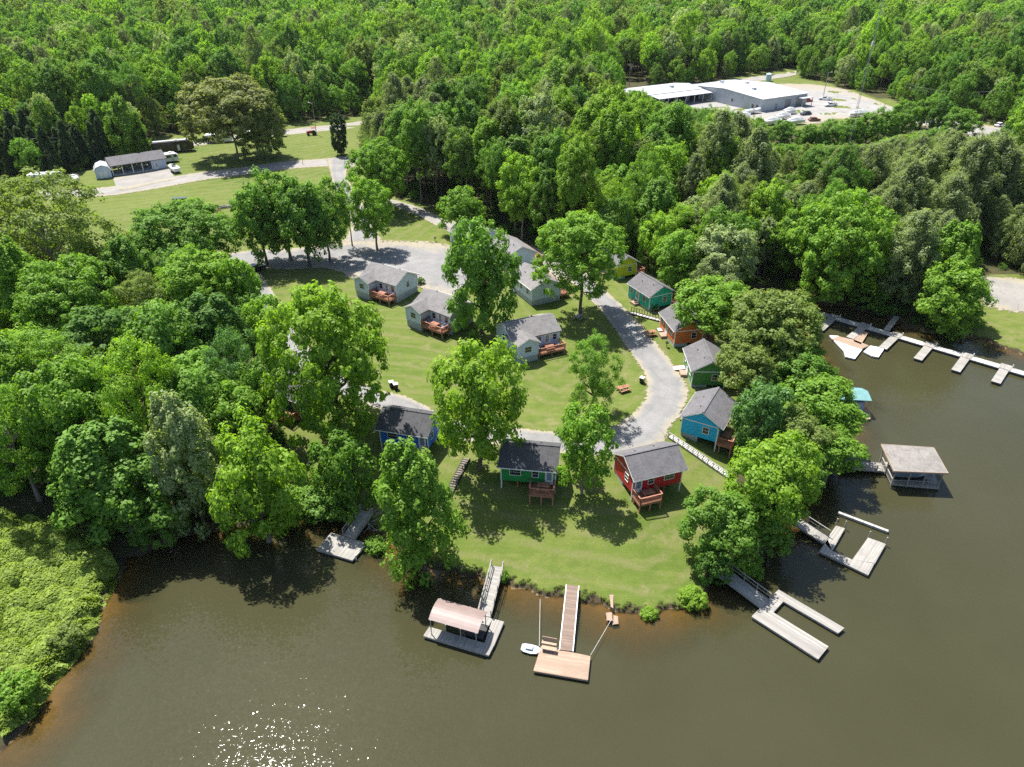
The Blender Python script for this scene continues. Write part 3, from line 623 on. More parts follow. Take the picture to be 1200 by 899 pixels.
# d, e: U-shaped docks at the right
r, c, a = dock('U-shaped grey dock nearest the right bottom of the lake', [[(906,717.5),(971,757.5),(959,772.5),(881,722.5)], [(912.5,691),(989.5,736),(982.5,742),(918,704.5)], [(912.5,691),(918,704.5),(906,717.5),(881,722.5)]], 'oldwood_y')
gangway(r, c, a, (897,708), (838,664), 1.5, .5, 1.3, 'oldwood_y', (-1,))
r, c, a = dock('C-shaped grey dock with a wide end pad', [[(960,646),(1017.5,674),(1025,660),(999,656),(975,645.5),(970,632)], [(980,616),(990,619),(975,645.5),(966,636)], [(1017.5,630),(1038,637.5),(1025,660.5),(999,656)]], 'oldwood')
gangway(r, c, a, (968,633), (931,609), 1.4, .5, 1.2, 'oldwood', (-1,))
for q in ((990,617), (980,614), (1018,629), (1038,636)): pile(r, c, a, q)
A, B = atz(982.5, 600.5, .35), atz(1041, 622.5, .35); ang = math.atan2(B[1]-A[1], B[0]-A[0])
b = empty('floating_boom', ((A[0]+B[0])/2, (A[1]+B[1])/2, 0), ang, 'long pale floating beam beyond the C-shaped dock', 'beam')
MB().box((0, 0, .25), (np.linalg.norm(B-A), .38, .3)).build('beam', M['concrete'], b)
for x in (-2.4, 2.4): MB().box((x, 0, .02), (.8, .34, .16)).build('float', M['float'], b)
# f: boathouse with the tan roof
P = [(1033,541),(1044,567),(1101,572),(1092,546)]
r, c, a = dock('floating boathouse with a tan shingle roof', [P], 'oldwood', 'boathouse', .4, name='boathouse', group='boathouses')
gangway(r, c, a, (1036,548), (985,543.5), 1.7, .5, .9, 'oldwood_y', (1,))
RC = [(1047.5,552.5),(1111,555),(1094,525),(1032.5,521)]; RL = [np.array(loc(c, a, atz(x, y, 3.0))) for x, y in RC]
cc = sum(RL)/4; ridge = [RL[0]*.25+RL[1]*.25+RL[2]*.25+RL[3]*.25]
m1 = (RL[0]+RL[3])/2; m2_ = (RL[1]+RL[2])/2; e1 = m1+(m2_-m1)*.28; e2 = m1+(m2_-m1)*.72; rf = MB()
rf.add([(*q, 2.95) for q in RL]+[(*q, 3.07) for q in RL]+[(*e1, 3.32), (*e2, 3.32)],
       [(3, 2, 1, 0), (0, 1, 5, 4), (1, 2, 6, 5), (2, 3, 7, 6), (3, 0, 4, 7), (4, 5, 9, 8), (5, 6, 9), (6, 7, 8, 9), (7, 4, 8)])
rf.build('roof', M['roof_brown'], r)
f = MB()
for i in range(4):
    A = RL[i-1]; B = RL[i]; f.beam((*(cc+(A-cc)*1.003), 2.98), (*(cc+(B-cc)*1.003), 2.98), .05, .22)
f.build('fascia', M['tantimber'], r)
for u, v in ((0, 1), (1, 2), (2, 3), (3, 0)):
    for t in ((0, .33, .66) if u in (0, 2) else (0, .5)):
        q = RL[u]+(RL[v]-RL[u])*t; q = cc+(q-cc)*.88; MB().beam((*q, .3), (*q, 2.97), .13).build('roof_post', M['greywood'], r)
sl = [cc+(q-cc)*.6 for q in RL]; MB().prism([tuple(q) for q in sl], .42, .47).build('slip_dark_sheet', M['dark'], r)  # flat dark sheet on the deck; darkness of an open slip put into colour
for u, v in ((0, 1), (3, 0)):
    A = cc+(RL[u]-cc)*.86; B = cc+(RL[v]-cc)*.86; rr = MB(); railing(rr, [tuple(A), tuple(B)], .4, .9); rr.build('railing', M['greywood'], r)
hull = MB(); ax_ = (RL[1]-RL[0])/np.linalg.norm(RL[1]-RL[0]); nn = np.array([-ax_[1], ax_[0]]); rings = []
for t, w_, h in ((-2.2, .95, .75), (-.8, 1.05, .8), (.8, .95, .85), (2.3, .1, 1.0)):
    rings.append([tuple(cc+ax_*t+nn*s*w_*k)+(z,) for s, k, z in ((-1, 1, h+.2), (-1, .6, .35), (1, .6, .35), (1, 1, h+.2))])
bo = empty('motor_boat', (r.location.x, r.location.y, 0), a, 'covered motor boat in the shade under the tan boathouse roof', 'boat'); hull.loft(rings).build('hull', M['tarp'], bo)
# g: boathouse with the teal roof behind the trees
P = [(990,482),(990,492),(1020,491),(1019,481)]
r, c, a = dock('small boathouse with a teal metal roof behind the lakeside trees', [P], 'tanwood', 'boathouse', .4, name='boathouse', group='boathouses', edgemat='tantimber')
RL = [np.array(loc(c, a, atz(x, y, 2.7))) for x, y in ((985,468),(1022,470),(1010,455),(980,453))]; m1 = (RL[0]+RL[3])/2; m2_ = (RL[1]+RL[2])/2
rf = MB(); rf.add([(*q, 2.65) for q in RL]+[(*q, 2.72) for q in RL]+[(*m1, 3.3), (*m2_, 3.3)], [(3, 2, 1, 0), (0, 1, 5, 4), (2, 3, 7, 6), (4, 5, 9, 8), (6, 7, 8, 9), (1, 2, 6, 9, 5), (3, 0, 4, 8, 7)])
rf.build('roof', M['tealroof'], r); cc = sum(RL)/4
tb = [cc+(q-cc)*.72 for q in RL]; MB().prism([tuple(q) for q in tb], .42, 2.0).build('side_curtain', M['tarp'], r)
for q in RL: q = cc+(q-cc)*.9; MB().beam((*q, .3), (*q, 2.66), .1).build('roof_post', M['steel'], r)
x_, y_ = loc(c, a, atz(990, 487, .4)); rr = MB(); railing(rr, [(x_, y_-.6), (x_+3.2, y_-.6)], .4, .9); rr.build('railing', M['redwood_rail'], r)
gangway(r, c, a, (991,487), (968,487), 1.3, .45, .8, 'oldwood_y', ())
# h: the long finger dock across the cove
A, B = atz(860, 337.5, .5), atz(1212, 441, .5); ang = math.atan2(B[1]-A[1], B[0]-A[0]); c = (A+B)[:2]/2; Lg = np.linalg.norm(B-A)
r = empty('long_dock', (c[0], c[1], 0), ang, 'long pale concrete dock with fingers across the cove', 'dock', 'docks along the shore')
MB().box((0, 0, .42), (Lg, 1.55, .16)).build('walkway', M['concrete'], r); MB().box((0, 0, .1), (Lg-.2, 1.35, .46)).build('float', M['float'], r)
for (j, e) in (((979,370),(961,386)), ((1014,381),(996,396)), ((1052,391),(1034.5,408)), ((1092,401.5),(1075.5,421)), ((1136,412.5),(1120,434.5)), ((1181,426),(1167,448)), ((930,355),(915,368))):
    x0, y0 = loc(c, ang, atz(*j, .5)); x1, y1 = loc(c, ang, atz(*e, .5)); d_ = np.array([x1-x0, y1-y0]); d_ /= np.linalg.norm(d_)
    s0 = np.array([x0, 0])+d_*.85; s1 = np.array([x1, y1])
    fg = MB().beam((*s0, .43), (*s1, .43), 1.35, .14).build('finger', M['oldwood_y'], r)
    MB().beam((*(s0+d_*.1), .12), (*(s1-d_*.1), .12), 1.15, .42).build('float', M['float'], fg)
    MB().box((x0, .3, .535), (1.7, 1.9, .08)).build('landing', M['oldwood'], fg)
    MB().tube((x0+.9, .7, -2), (x0+.9, .7, 1.1), .08).build('mooring_post', M['pale'], fg)
A, B = atz(1051, 371, 1.0), atz(1039, 387, .6); x0, y0 = loc(c, ang, A); x1, y1 = loc(c, ang, B); gw = MB().beam((x0, y0, 1.0), (x1, y1, .6), 1.0, .12).build('gangway', M['oldwood_y'], r)
r2, c2, a2 = dock('tan swim platform moored between two fingers of the long dock', [[(982,394),(1002,398.5),(1018.5,405),(1009,409),(975,397.5)], [(1000,400),(1009,403.5),(1017.5,389.5),(1008,387.5)]], 'tanwood_y', 'platform', edgemat='tantimber', name='swim_platform', group='platforms at the long dock')
for P, l_ in ([[(972,393),(982,393.5),(1011,408.5),(1002,420.5),(991,418),(989,411)], 'white plastic boat lift left of the tan swim platform'], [[(1012,412),(1020,405),(1036.5,408),(1029.5,418.5),(1022,417)], 'white plastic boat lift right of the tan swim platform']):
    rr, cc_, aa = dock(l_, [P], 'pale', 'boat lift', .4, edgemat='pale', name='floating_lift', group='platforms at the long dock')
# ------------------------------------------------------------------ stairs and small things on the lawn
def stair(name, label, p, q, wdt, mat, n, rail, railmat):
    A = at(*p); B = at(*q); root = empty(name, tuple(A), math.atan2(B[1]-A[1], B[0]-A[0]), label, 'stairway'); L = math.hypot(B[0]-A[0], B[1]-A[1])
    t = MB()
    for i in range(n):
        x = (i+.5)/n*L; xx, yy = w2(root, x, 0); t.box((x, 0, hz(xx, yy)-A[2]+.16), (L/n*.78, wdt, .09))
    t.build('treads', M[mat], root); s = MB()
    for k in (-1, 1):
        for i in range(12):
            a, b = [w2(root, L*j/12, k*wdt/2) for j in (i, i+1)]; s.beam((L*i/12, k*wdt/2, hz(*a)-A[2]+.12), (L*(i+1)/12, k*wdt/2, hz(*b)-A[2]+.12), .1, .24)
    s.build('stringer', M[railmat], root)
    for k in rail:
        r = MB()
        for i in range(13):
            a = w2(root, L*i/12, k*wdt/2); z = hz(*a)-A[2]; r.beam((L*i/12, k*wdt/2, z), (L*i/12, k*wdt/2, z+1.0), .08)
            if i: r.beam((L*(i-1)/12, k*wdt/2, zl+1.0), (L*i/12, k*wdt/2, z+1.0), .09, .05)
            zl = z
        r.build('railing', M[railmat], root)
    return root
stair('wooden_stairway', 'white wooden stairway between the red and turquoise cabins', (785,512), (855,560), .85, 'stairwood', 34, (-1,), 'stairwood')
stair('garden_steps', 'dark timber edged steps left of the bright green cabin', (547,538), (515,603), .9, 'darkwood', 24, (), 'dark')
stair('wooden_stairway', 'white walk with dark handrail between the teal and orange cabins', (738,367), (776,377), 1.0, 'concrete', 10, (1,), 'dark')
def bin_(px, label, lid='pale'):
    p = at(*px); b = empty('trash_bin', tuple(p), rnd.uniform(0, 3), label, 'bin', 'bins on the lawn')
    MB().loft([[(x*s, y*s, z) for x, y in ((-1, -1), (1, -1), (1, 1), (-1, 1))] for s, z in ((.25, 0), (.32, .95))]).build('body', M['black'], b)
    MB().box((0, 0, 1.0), (.72, .72, .1)).build('lid', M[lid], b)
    for s in (-1, 1): MB().tube((.3, s*.26, .12), (.3, s*.34, .12), .12).build('wheel', M['tyre'], b)
bin_((752,449), 'black bin with white lid beside the loop road'); bin_((459,454), 'white topped bin nearer the big bright tree'); bin_((464,456.5), 'white topped bin nearer the open lawn')
def picnic(px, rot, label, mat='redwood'):
    p = at(*px); e = empty('x', tuple(p), math.radians(rot)); t = table_on(e, 0, 0, 0, label, 'picnic tables on the grass', 'picnic_table', mat, 1.25); bpy.data.objects.remove(e); return t
picnic((730,458), 30, 'reddish picnic table on the lawn by the loop road'); picnic((678,374), 60, 'picnic table in the shade of the spreading tree', 'greywood')
picnic((744,350), 20, 'small picnic table beside the teal cabin'); picnic((762,393), 20, 'low reddish table on the grass beside the orange cabin')
def grill(px, label):
    p = at(*px); g = empty('charcoal_grill', tuple(p), rnd.uniform(0, 3), label, 'grill', 'grills on the grass')
    MB().box((0, 0, .4), (.09, .09, .8)).build('post', M['black'], g); MB().box((0, 0, .9), (.5, .42, .24)).build('firebox', M['black'], g)
for px, l_ in (((744,357), 'black grill on the grass beside the teal cabin'), ((781,407), 'black grill on the grass between the orange and leaf green cabins'), ((799,489), 'black grill at the road corner of the turquoise cabin'), ((365,548), 'dark grill on the small lawn by the west bank'), ((510,283), 'dark grill at the corner of the parking area')): grill(px, l_)
# walkway stubs at the cabin doors
for px, l_ in (((797,432), 'short white ramp at the leaf green cabin'), ((778,387), 'short white ramp at the orange cabin'), ((745,346), 'short white ramp at the teal cabin')):
    p = at(*px); t = empty('entry_ramp', tuple(p), math.radians(10), l_, 'ramp', 'ramps at the cabin doors'); MB().box((0, 0, .12), (2.2, 1.2, .14)).build('boards', M['pale'], t)
    for s in (-1, 1): MB().box((0, s*.63, .1), (2.3, .06, .3)).build('kerb', M['redwood_rail'], t)
# ------------------------------------------------------------------ pavilion, shed, warehouse
def root_at(name, x, y, rot, label, cat, group=None): return empty(name, (x, y, hz(x, y)), rot, label, cat, group)
r = root_at('open_pavilion', -111.6, 214.0, math.radians(38), 'long open pavilion with grey gable roof and white end room', 'pavilion')
Lx, Wy = 15.6, 8.2
rf = MB(); gable(rf, -Lx/2, Lx/2, -Wy/2, Wy/2, 2.75, 4.5, .15); rf.build('roof', M['roof'], r)
wl = MB().extr([(-Wy/2+.5, 0), (-Wy/2+.5, 2.9), (0, 4.4), (Wy/2-.5, 2.9), (Wy/2-.5, 0)][::-1], Lx/2-4.2, Lx/2-.35); wl.build('wall', M['whitesiding'], r)
ge = MB().extr([(-Wy/2+.5, 2.7), (-Wy/2+.5, 2.92), (0, 4.4), (Wy/2-.5, 2.92), (Wy/2-.5, 2.7)][::-1], -Lx/2+.3, -Lx/2+.4); ge.build('gable_panel', M['white'], r)
door(r, (Lx/2-3.2, -Wy/2+.5, 0), -1)
for x in np.linspace(-Lx/2+.4, Lx/2-4.4, 5):
    for y in (-Wy/2+.4, Wy/2-.4): MB().box((x, y, 1.4), (.18, .18, 2.8)).build('roof_post', M['white'], r)
MB().box((-2, 0, .06), (Lx-4.4, Wy-.6, .12)).build('floor_slab', M['pale'], r)
for k, (x, y) in enumerate(((-5.5, -.8), (-2.6, .6), (.3, -.6), (-4.2, 2.2))):
    table_on(r, x, y, .12, 'picnic table in the shade of the open pavilion', 'tables inside the pavilion', 'picnic_table', 'greywood', 1.2)
r = root_at('barn_shed', -118.0, 206.6, math.radians(28), 'small white barn shaped shed left of the pavilion', 'shed')
MB().extr([(-2, 0), (-2, 2.1), (-1.35, 3.0), (0, 3.5), (1.35, 3.0), (2, 2.1), (2, 0)], -2.9, 2.9, 1).build('wall', M['whitesiding'], r)
P = [(-2.15, 2.0), (-1.45, 3.05), (0, 3.6), (1.45, 3.05), (2.15, 2.0)]
MB().extr(P+[(x*1.04, z+.1) for x, z in P[::-1]], -3.05, 3.05, 1).build('roof', M['metalroof'], r)
for s in (-.55, .55): MB().box((s, -2.93, 1.0), (1.0, .05, 1.9)).build('door', M['white'], r)
U = math.radians(32); c0 = np.array([103.1, 309.6]); uu = np.array([math.cos(U), math.sin(U)]); vv = np.array([-uu[1], uu[0]])
r = root_at('warehouse', c0[0], c0[1], U, 'large white metal warehouse with open bays in the lot', 'warehouse')
W = MB(); W.extr([(-5.5, -.5), (-5.5, 4.6), (14.7, 5.9), (35, 4.6), (35, -.5)][::-1], -7, 20.5); W.extr([(27, -.5), (27, 4.4), (35.5, 5.4), (44, 4.4), (44, -.5)][::-1], -45, -7.02)
W.build('wall', M['metalwall'], r)
R = MB(); gable(R, -7.5, 21, -6.1, 35.6, 4.75, 6.1, .14); gable(R, -45.6, -7.55, 26.6, 44.4, 4.5, 5.5, .14)
R.add([(-38, 20.6, 3.7), (-7.6, 20.6, 3.7), (-7.6, 26.9, 4.3), (-38, 26.9, 4.3), (-38, 20.6, 3.85), (-7.6, 20.6, 3.85), (-7.6, 26.9, 4.45), (-38, 26.9, 4.45)],
      [(3, 2, 1, 0), (4, 5, 6, 7), (0, 1, 5, 4), (1, 2, 6, 5), (2, 3, 7, 6), (3, 0, 4, 7)]); R.build('roof', M['metalroof'], r)
for x in np.linspace(-37.5, -8, 7): MB().box((x, 20.9, 1.7), (.25, .25, 4)).build('canopy_post', M['metalwall'], r)
for x in (-33, -26, -19, -12): MB().box((x, 26.97, 1.7), (5.2, .12, 3.6)).build('bay_shade_panel', M['dark'], r)  # solid dark panels: shade inside the open bays is put into their colour
for y in (-3.4, -1.2): MB().box((-7.03, y, 1.5), (.1, 1.0, 1.6)).build('window', M['glass'], r)
MB().box((-7.03, 10, 2.2), (.1, .9, .9)).build('window', M['glass'], r)
for x, w_, h in ((9, 3.6, 3.4), (16.5, 4.6, 3.2), (2, 1.2, 2.2)): MB().box((x, -5.53, h/2), (w_, .1, h)).build('roller_door', M['cargrey'], r)
cn = MB().box((17, -7.2, 3.6), (6.5, 3.4, .2)); cn.build('porch_roof', M['metalroof'], r)
for x in (14, 20): MB().box((x, -8.7, 1.6), (.2, .2, 3.8)).build('porch_post', M['metalwall'], r)
for k, (x, y) in enumerate(((3, 8), (12, 20), (-20, 33), (5, 28))): MB().box((x, y, 6.2 if x > -8 else 5.7), (1.6, 1.2, .8)).build('roof_vent', M['metalwall'], r)
# ------------------------------------------------------------------ vehicles
def vehicle(name, label, px, rot, mat, kind='car', group=None):
    p = at(*px); r = empty(name, tuple(p), math.radians(rot), label, 'pickup' if kind == 'pickup' else 'car' if kind == 'car' else 'truck', group)
    L, H1 = (4.6, .95) if kind != 'pickup' else (5.5, 1.05); w_ = .92
    sec = lambda x, w, z0, z1: [(x, -w, z0), (x, w, z0), (x, w*.96, z1), (x, -w*.96, z1)]
    MB().loft([sec(-L/2, w_*.9, .4, .85), sec(-L/2+.3, w_, .28, H1), sec(-L*.12, w_, .28, H1+.03), sec(L*.25, w_, .28, H1), sec(L/2-.25, w_, .28, H1-.12), sec(L/2, w_*.85, .4, .75)]).build('body', M[mat], r)
    a, b = (-L*.40, L*.22) if kind == 'car' else (-L*.08, L*.24)
    MB().loft([[(a, -.85, H1), (b, -.85, H1), (b, .85, H1), (a, .85, H1)], [(a+.45, -.68, H1+.5), (b-.6, -.68, H1+.5), (b-.6, .68, H1+.5), (a+.45, .68, H1+.5)]]).build('windows', M['glass'], r)
    MB().box(((a+b)/2-.07, 0, H1+.53), (b-a-1.1, 1.34, .06)).build('roof', M[mat], r)
    if kind == 'pickup': MB().box((-L*.29, 0, H1+.02), (L*.33, 1.5, .06)).build('cargo_bed', M['dark'], r)
    for sx in (-L*.3, L*.31):
        for sy in (-.84, .84):
            t = MB().tube((sx, sy-.11, .33), (sx, sy+.11, .33), .33, n=14).build('wheel', M['tyre'], r)
            MB().tube((sx, sy-.12, .33), (sx, sy+.12, .33), .19, n=10).build('rim', M['steel'], t)
    for sy in (-.6, .6):
        MB().box((L/2-.03, sy, .68), (.1, .34, .14)).build('headlight', M['pale'], r); MB().box((-L/2+.02, sy, .75), (.1, .3, .14)).build('tail_light', M['carred'], r)
    return r
vehicle('parked_car', 'dark red car parked at the warehouse door', (946, 119.5), 20, 'carred', 'car', 'vehicles in the lot')
vehicle('parked_pickup', 'white pickup with dark windows in the middle of the lot', (973, 124.5), 195, 'carwhite', 'pickup', 'vehicles in the lot')
vehicle('parked_pickup', 'white pickup parked behind the other pickup in the lot', (967, 117.5), 150, 'carwhite', 'pickup', 'vehicles in the lot')
vehicle('parked_car', 'black car among the wrapped boats in the lot', (944, 135), 200, 'carblack', 'car', 'vehicles in the lot')
vehicle('parked_car', 'small rusty red car by the grass strip of the lot', (954, 142), 10, 'rust', 'car', 'vehicles in the lot')
vehicle('parked_car', 'white car on the road right of the utility pole', (1171, 148.5), 30, 'carwhite', 'car', 'vehicles on the right road')
vehicle('parked_car', 'grey car on the road, rightmost of the two', (1179, 149.5), 30, 'cargrey', 'car', 'vehicles on the right road')
vehicle('parked_car', 'white car on the road between the round trees', (1093, 148), 15, 'carwhite', 'car', 'vehicles on the right road')
vehicle('parked_car', 'dark car half hidden by trees at the left edge of the parking area', (299, 318), 60, 'carblack', 'car')
def camper(name, label, px, rot, L=8, mat='carwhite', roofm='metalroof', h=3.0, w_=2.5, group='campers by the meadow'):
    p = at(*px); r = empty(name, tuple(p), math.radians(rot), label, 'camper', group)
    s = lambda x, z0, z1: [(x, -w_/2, z0), (x, w_/2, z0), (x, w_/2, z1-.2), (x, w_/2-.3, z1), (x, -w_/2+.3, z1), (x, -w_/2, z1-.2)]
    MB().loft([s(-L/2, .7, h-.15), s(-L/2+.4, .5, h), s(L/2-.7, .5, h), s(L/2, .9, h-.5)]).build('body', M[mat], r)
    MB().box((-.1, 0, h+.02), (L-1.6, w_-.9, .06)).build('roof', M[roofm], r); MB().box((L*.1, 0, h+.15), (.8, .8, .25)).build('air_conditioner', M['pale'], r)
    for y in (-1, 1):
        for x in (-L*.3, -.3, L*.28): MB().box((x, y*(w_/2+.01), 1.9), (1.3, .05, .75)).build('window', M['glass'], r)
        for x in (-.9, .1): MB().tube((x-.4, y*(w_/2-.22), .36), (x-.4, y*(w_/2-.02), .36), .36, n=12).build('wheel', M['tyre'], r)
    d = MB().box((L*.13, -w_/2-.02, 1.4), (.7, .05, 1.8)).build('door', M['pale'], r); MB().beam((L/2-.1, 0, .5), (L/2+1.3, 0, .45), .14).build('tow_bar', M['black'], r)
    return r
camper('camper_trailer', 'white camper trailer under the big brown green tree', (258,167), 12, 8.6)
camper('camper_trailer', 'white camper trailer right of the big tree trunk', (292,163), 12, 6.5)
camper('camper_trailer', 'white camper left of the barn shed by the dark conifers', (56,215), 10, 8.4)
camper('camper_trailer', 'small white trailer on the far meadow right of the big tree', (330,160), 10, 3.2, h=2.2, w_=1.9)
camper('camper_trailer', 'small white rounded trailer on the grass left of the barn shed', (88,214), -40, 3.6, h=2.0, w_=1.9)
r = camper('box_trailer', 'long black trailer with white roof behind the pavilion', (204,178), 25, 12.5, 'carblack', 'metalroof', 3.6)
r = camper('box_trailer', 'short white box trailer at the right end of the pavilion', (200,190), 38, 4.6, 'carwhite', 'metalroof', 2.8, 2.4)
def boat(label, px, rot, L=6.5, cover=True, mat='carwhite', trailer=True, group='boats on trailers'):
    p = at(*px); r = empty('trailered_boat', tuple(p), math.radians(rot), label, 'boat', group); zt = .55; rings = []
    for t, w_, h, k in ((-.5, .95, 1.0, .75), (-.2, 1.15, 1.05, .75), (.2, 1.1, 1.12, .6), (.4, .7, 1.2, .4), (.5, .06, 1.25, .05)):
        rings.append([(t*L, -w_, zt+h), (t*L, -w_*k, zt+.1), (t*L, w_*k, zt+.1), (t*L, w_, zt+h)])
    MB().loft(rings).build('hull', M[mat], r)
    if cover: MB().loft([[(t*L, -w_, zt+h), (t*L, w_, zt+h), (t*L, w_*.3, zt+h+c_), (t*L, -w_*.3, zt+h+c_)] for t, w_, h, c_ in ((-.5, .96, 1.02, .3), (-.05, 1.15, 1.1, 1.1), (.2, 1.1, 1.14, .9), (.48, .15, 1.26, .1))]).build('cover', M['pale'], r)
    else:
        MB().box((0, 0, zt+1.5), (1.6, 1.3, .06)).build('windscreen', M['glass'], r); MB().box((-L*.2, 0, zt+1.12), (L*.4, 1.5, .06)).build('cockpit', M['tarp'], r)
    t = MB(); t.beam((-L*.45, -.7, .5), (L*.3, -.7, .5), .1); t.beam((-L*.45, .7, .5), (L*.3, .7, .5), .1); t.beam((L*.3, .7, .5), (L*.62, 0, .45), .1); t.beam((L*.3, -.7, .5), (L*.62, 0, .45), .1); t.beam((-.6, -1, .35), (-.6, 1, .35), .1)
    t.build('trailer_frame', M['steel'], r)
    for y in (-1.05, 1.05): MB().tube((-.6, y-.1, .33), (-.6, y+.1, .33), .33, n=12).build('wheel', M['tyre'], r)
    return r
boat('white boat on a trailer at the pavilion apron', (205,201.5), 130, 5.6, False)
for px, rot, L, l_ in (((905,146), 20, 8, 'white wrapped boat nearest the round trees, left of the pair'), ((932,146), 20, 8.5, 'white wrapped boat nearest the round trees, right of the pair'),
  ((917,140), 25, 7.5, 'white wrapped boat just behind the nearest pair in the lot'), ((1006,137), 8, 8.5, 'large white boat alone at the right of the lot'), ((882,133), 30, 8, 'white boat at the warehouse corner'),
  ((872,140), 40, 7, 'white boat half hidden by the round trees left of the lot'), ((925,134), 25, 6.5, 'small white wrapped boat at the back of the boat cluster')): boat(l_, px, rot, L, px[0] != 882)
# flat dark trailer by the west wood, log pile, metal scrap
p = at(113, 311); r = empty('flat_trailer', tuple(p), math.radians(8), 'dark green flat trailer beside the gravel lane', 'trailer')
MB().box((0, 0, .8), (7, 2.4, .25)).build('bed', M['dgreen'], r); MB().box((0, 1.2, 1.2), (7, .08, .6)).build('sideboard', M['dgreen'], r); MB().box((0, -1.2, 1.2), (7, .08, .6)).build('sideboard', M['dgreen'], r)
for x in (-1.4, -.5): 
    for y in (-1.05, 1.05): MB().tube((x, y-.12, .36), (x, y+.12, .36), .36, n=12).build('wheel', M['tyre'], r)
def logs(label, px, rot, n, L, mat):
    p = at(*px); t = empty('timber_pile', tuple(p), math.radians(rot), label, 'timber pile', 'piles on the meadow')
    for i in range(n):
        y = rnd.uniform(-.8, .8); x = rnd.uniform(-1.5, 1.5); q = rnd.uniform(-.15, .15); MB().tube((x-L/2, y-q*L, .2+.12*(i % 3)), (x+L/2, y+q*L, .2+.12*(i % 3)), .14, .11).build('log', M[mat], t)
logs('brown timber pile lying on the meadow', (243,248.5), 25, 9, 4.5, 'rust'); logs('grey scattered timbers at the end of the brown pile', (262,244), 25, 6, 3.5, 'greywood')
p = at(211, 235.5); r = empty('metal_trough', tuple(p), math.radians(10), 'dark metal trough on the meadow', 'trough')
MB().loft([[(x*s, y*s*.5, z) for x, y in ((-1, -1), (1, -1), (1, 1), (-1, 1))] for s, z in ((1.3, 0), (1.7, .8))]).build('basin', M['black'], r); MB().box((0, 0, .83), (3.5, 1.8, .08)).build('rim', M['dgreen'], r)
p = at(365.5, 158.5); r = empty('red_tractor', tuple(p), math.radians(200), 'small red tractor near the light pole on the far meadow', 'tractor')
MB().loft([[(x, -w_, .7), (x, w_, .7), (x, w_, z), (x, -w_, z)] for x, w_, z in ((-.4, .4, 1.5), (.5, .38, 1.5), (1.6, .34, 1.35), (1.75, .25, 1.2))]).build('body', M['carred'], r); MB().box((-.8, 0, 1.2), (.6, .6, .5)).build('seat', M['black'], r)
MB().box((-.7, 0, 2.4), (1.4, 1.3, .1)).build('canopy', M['carred'], r)
for x, rr in ((-.8, .75), (1.2, .45)):
    for y in (-.75, .75): MB().tube((x, y-.18, rr), (x, y+.18, rr), rr, n=14).build('wheel', M['tyre'], r)
p = at(900, 95); r = empty('water_tank', tuple(p), 0, 'pale blue round tank behind the warehouse', 'tank'); MB().tube((0, 0, 0), (0, 0, 3.2), 1.4, n=20).build('tank', M['tanksky'], r); MB().tube((0, 0, 3.2), (0, 0, 3.7), 1.4, .2, n=20).build('lid', M['tanksky'], r)
# ------------------------------------------------------------------ poles, mast, wires
def pole(px, label, h, r0=.17, arms=1, mat='pole', kind='utility_pole', group='utility poles', light=False, rot=0.6):
    p = at(*px); t = empty(kind, tuple(p), rot, label, 'pole', group); MB().tube((0, 0, -.3), (0, 0, h), r0, r0*.65, 8).build('post', M[mat], t)
    for k in range(arms):
        a = MB().box((0, 0, h-.5-k*1.1), (2.6, .14, .14)).build('crossarm', M[mat], t)
        for x in (-1.2, -.45, .45, 1.2): MB().tube((x, 0, h-.43-k*1.1), (x, 0, h-.2-k*1.1), .06).build('insulator', M['pale'], a)
    if light: MB().beam((0, 0, h-.1), (1.5, 0, h+.15), .09).build('lamp_arm', M['steel'], t); MB().box((1.6, 0, h+.12), (.7, .3, .14)).build('lamp_head', M['pale'], t)
    return t, p
pole((371,158), 'tall pale light pole on the far meadow', 10.5, .13, 0, 'steel', 'light_pole', None, True, 2.6)
pole((355,193), 'short grey post beside the upper road', 2.0, .1, 0, 'steel', 'road_post', None)
t1, q1 = pole((1151,143), 'leaning dark utility pole beside the road on the right', 11.5, .19)
t2, q2 = pole((965,112), 'grey light pole in the middle of the boat lot', 9.5, .16, 0, 'steel', 'light_pole', None, True, .2)
t3, q3 = pole((737,101), 'utility pole with transformer left of the warehouse roof', 9.5, .2); MB().tube((.35, 0, 7.3), (.35, 0, 8.5), .33, n=10).build('transformer', M['steel'], t3)
t4, q4 = pole((813,92.5), 'bare utility pole behind the warehouse roof', 10, .18)
t5, q5 = pole((772,96.5), 'utility pole behind the long wing of the warehouse', 10, .18)
t6, q6 = pole((65,203), 'grey utility pole in front of the dark conifers', 10.5, .18)
p7 = at(172, 182); t7 = empty('utility_pole', tuple(p7), .6, 'utility pole at the end of the dark conifer row', 'pole', 'utility poles'); MB().tube((0, 0, -.3), (0, 0, 10), .17, .12).build('post', M['pole'], t7)
def wire(A, B, label, sag=.9, n=8, off=(0, 0)):
    mb = MB(); P = [np.array(A)+(np.array(B)-np.array(A))*i/n-np.array([0, 0, sag*4*(i/n)*(1-i/n)]) for i in range(n+1)]
    for a, b in zip(P, P[1:]): mb.tube(a, b, .03, .03, 5)
    return tag(mb.build('overhead_wire', M['steel']), label, 'wire', 'overhead wires')
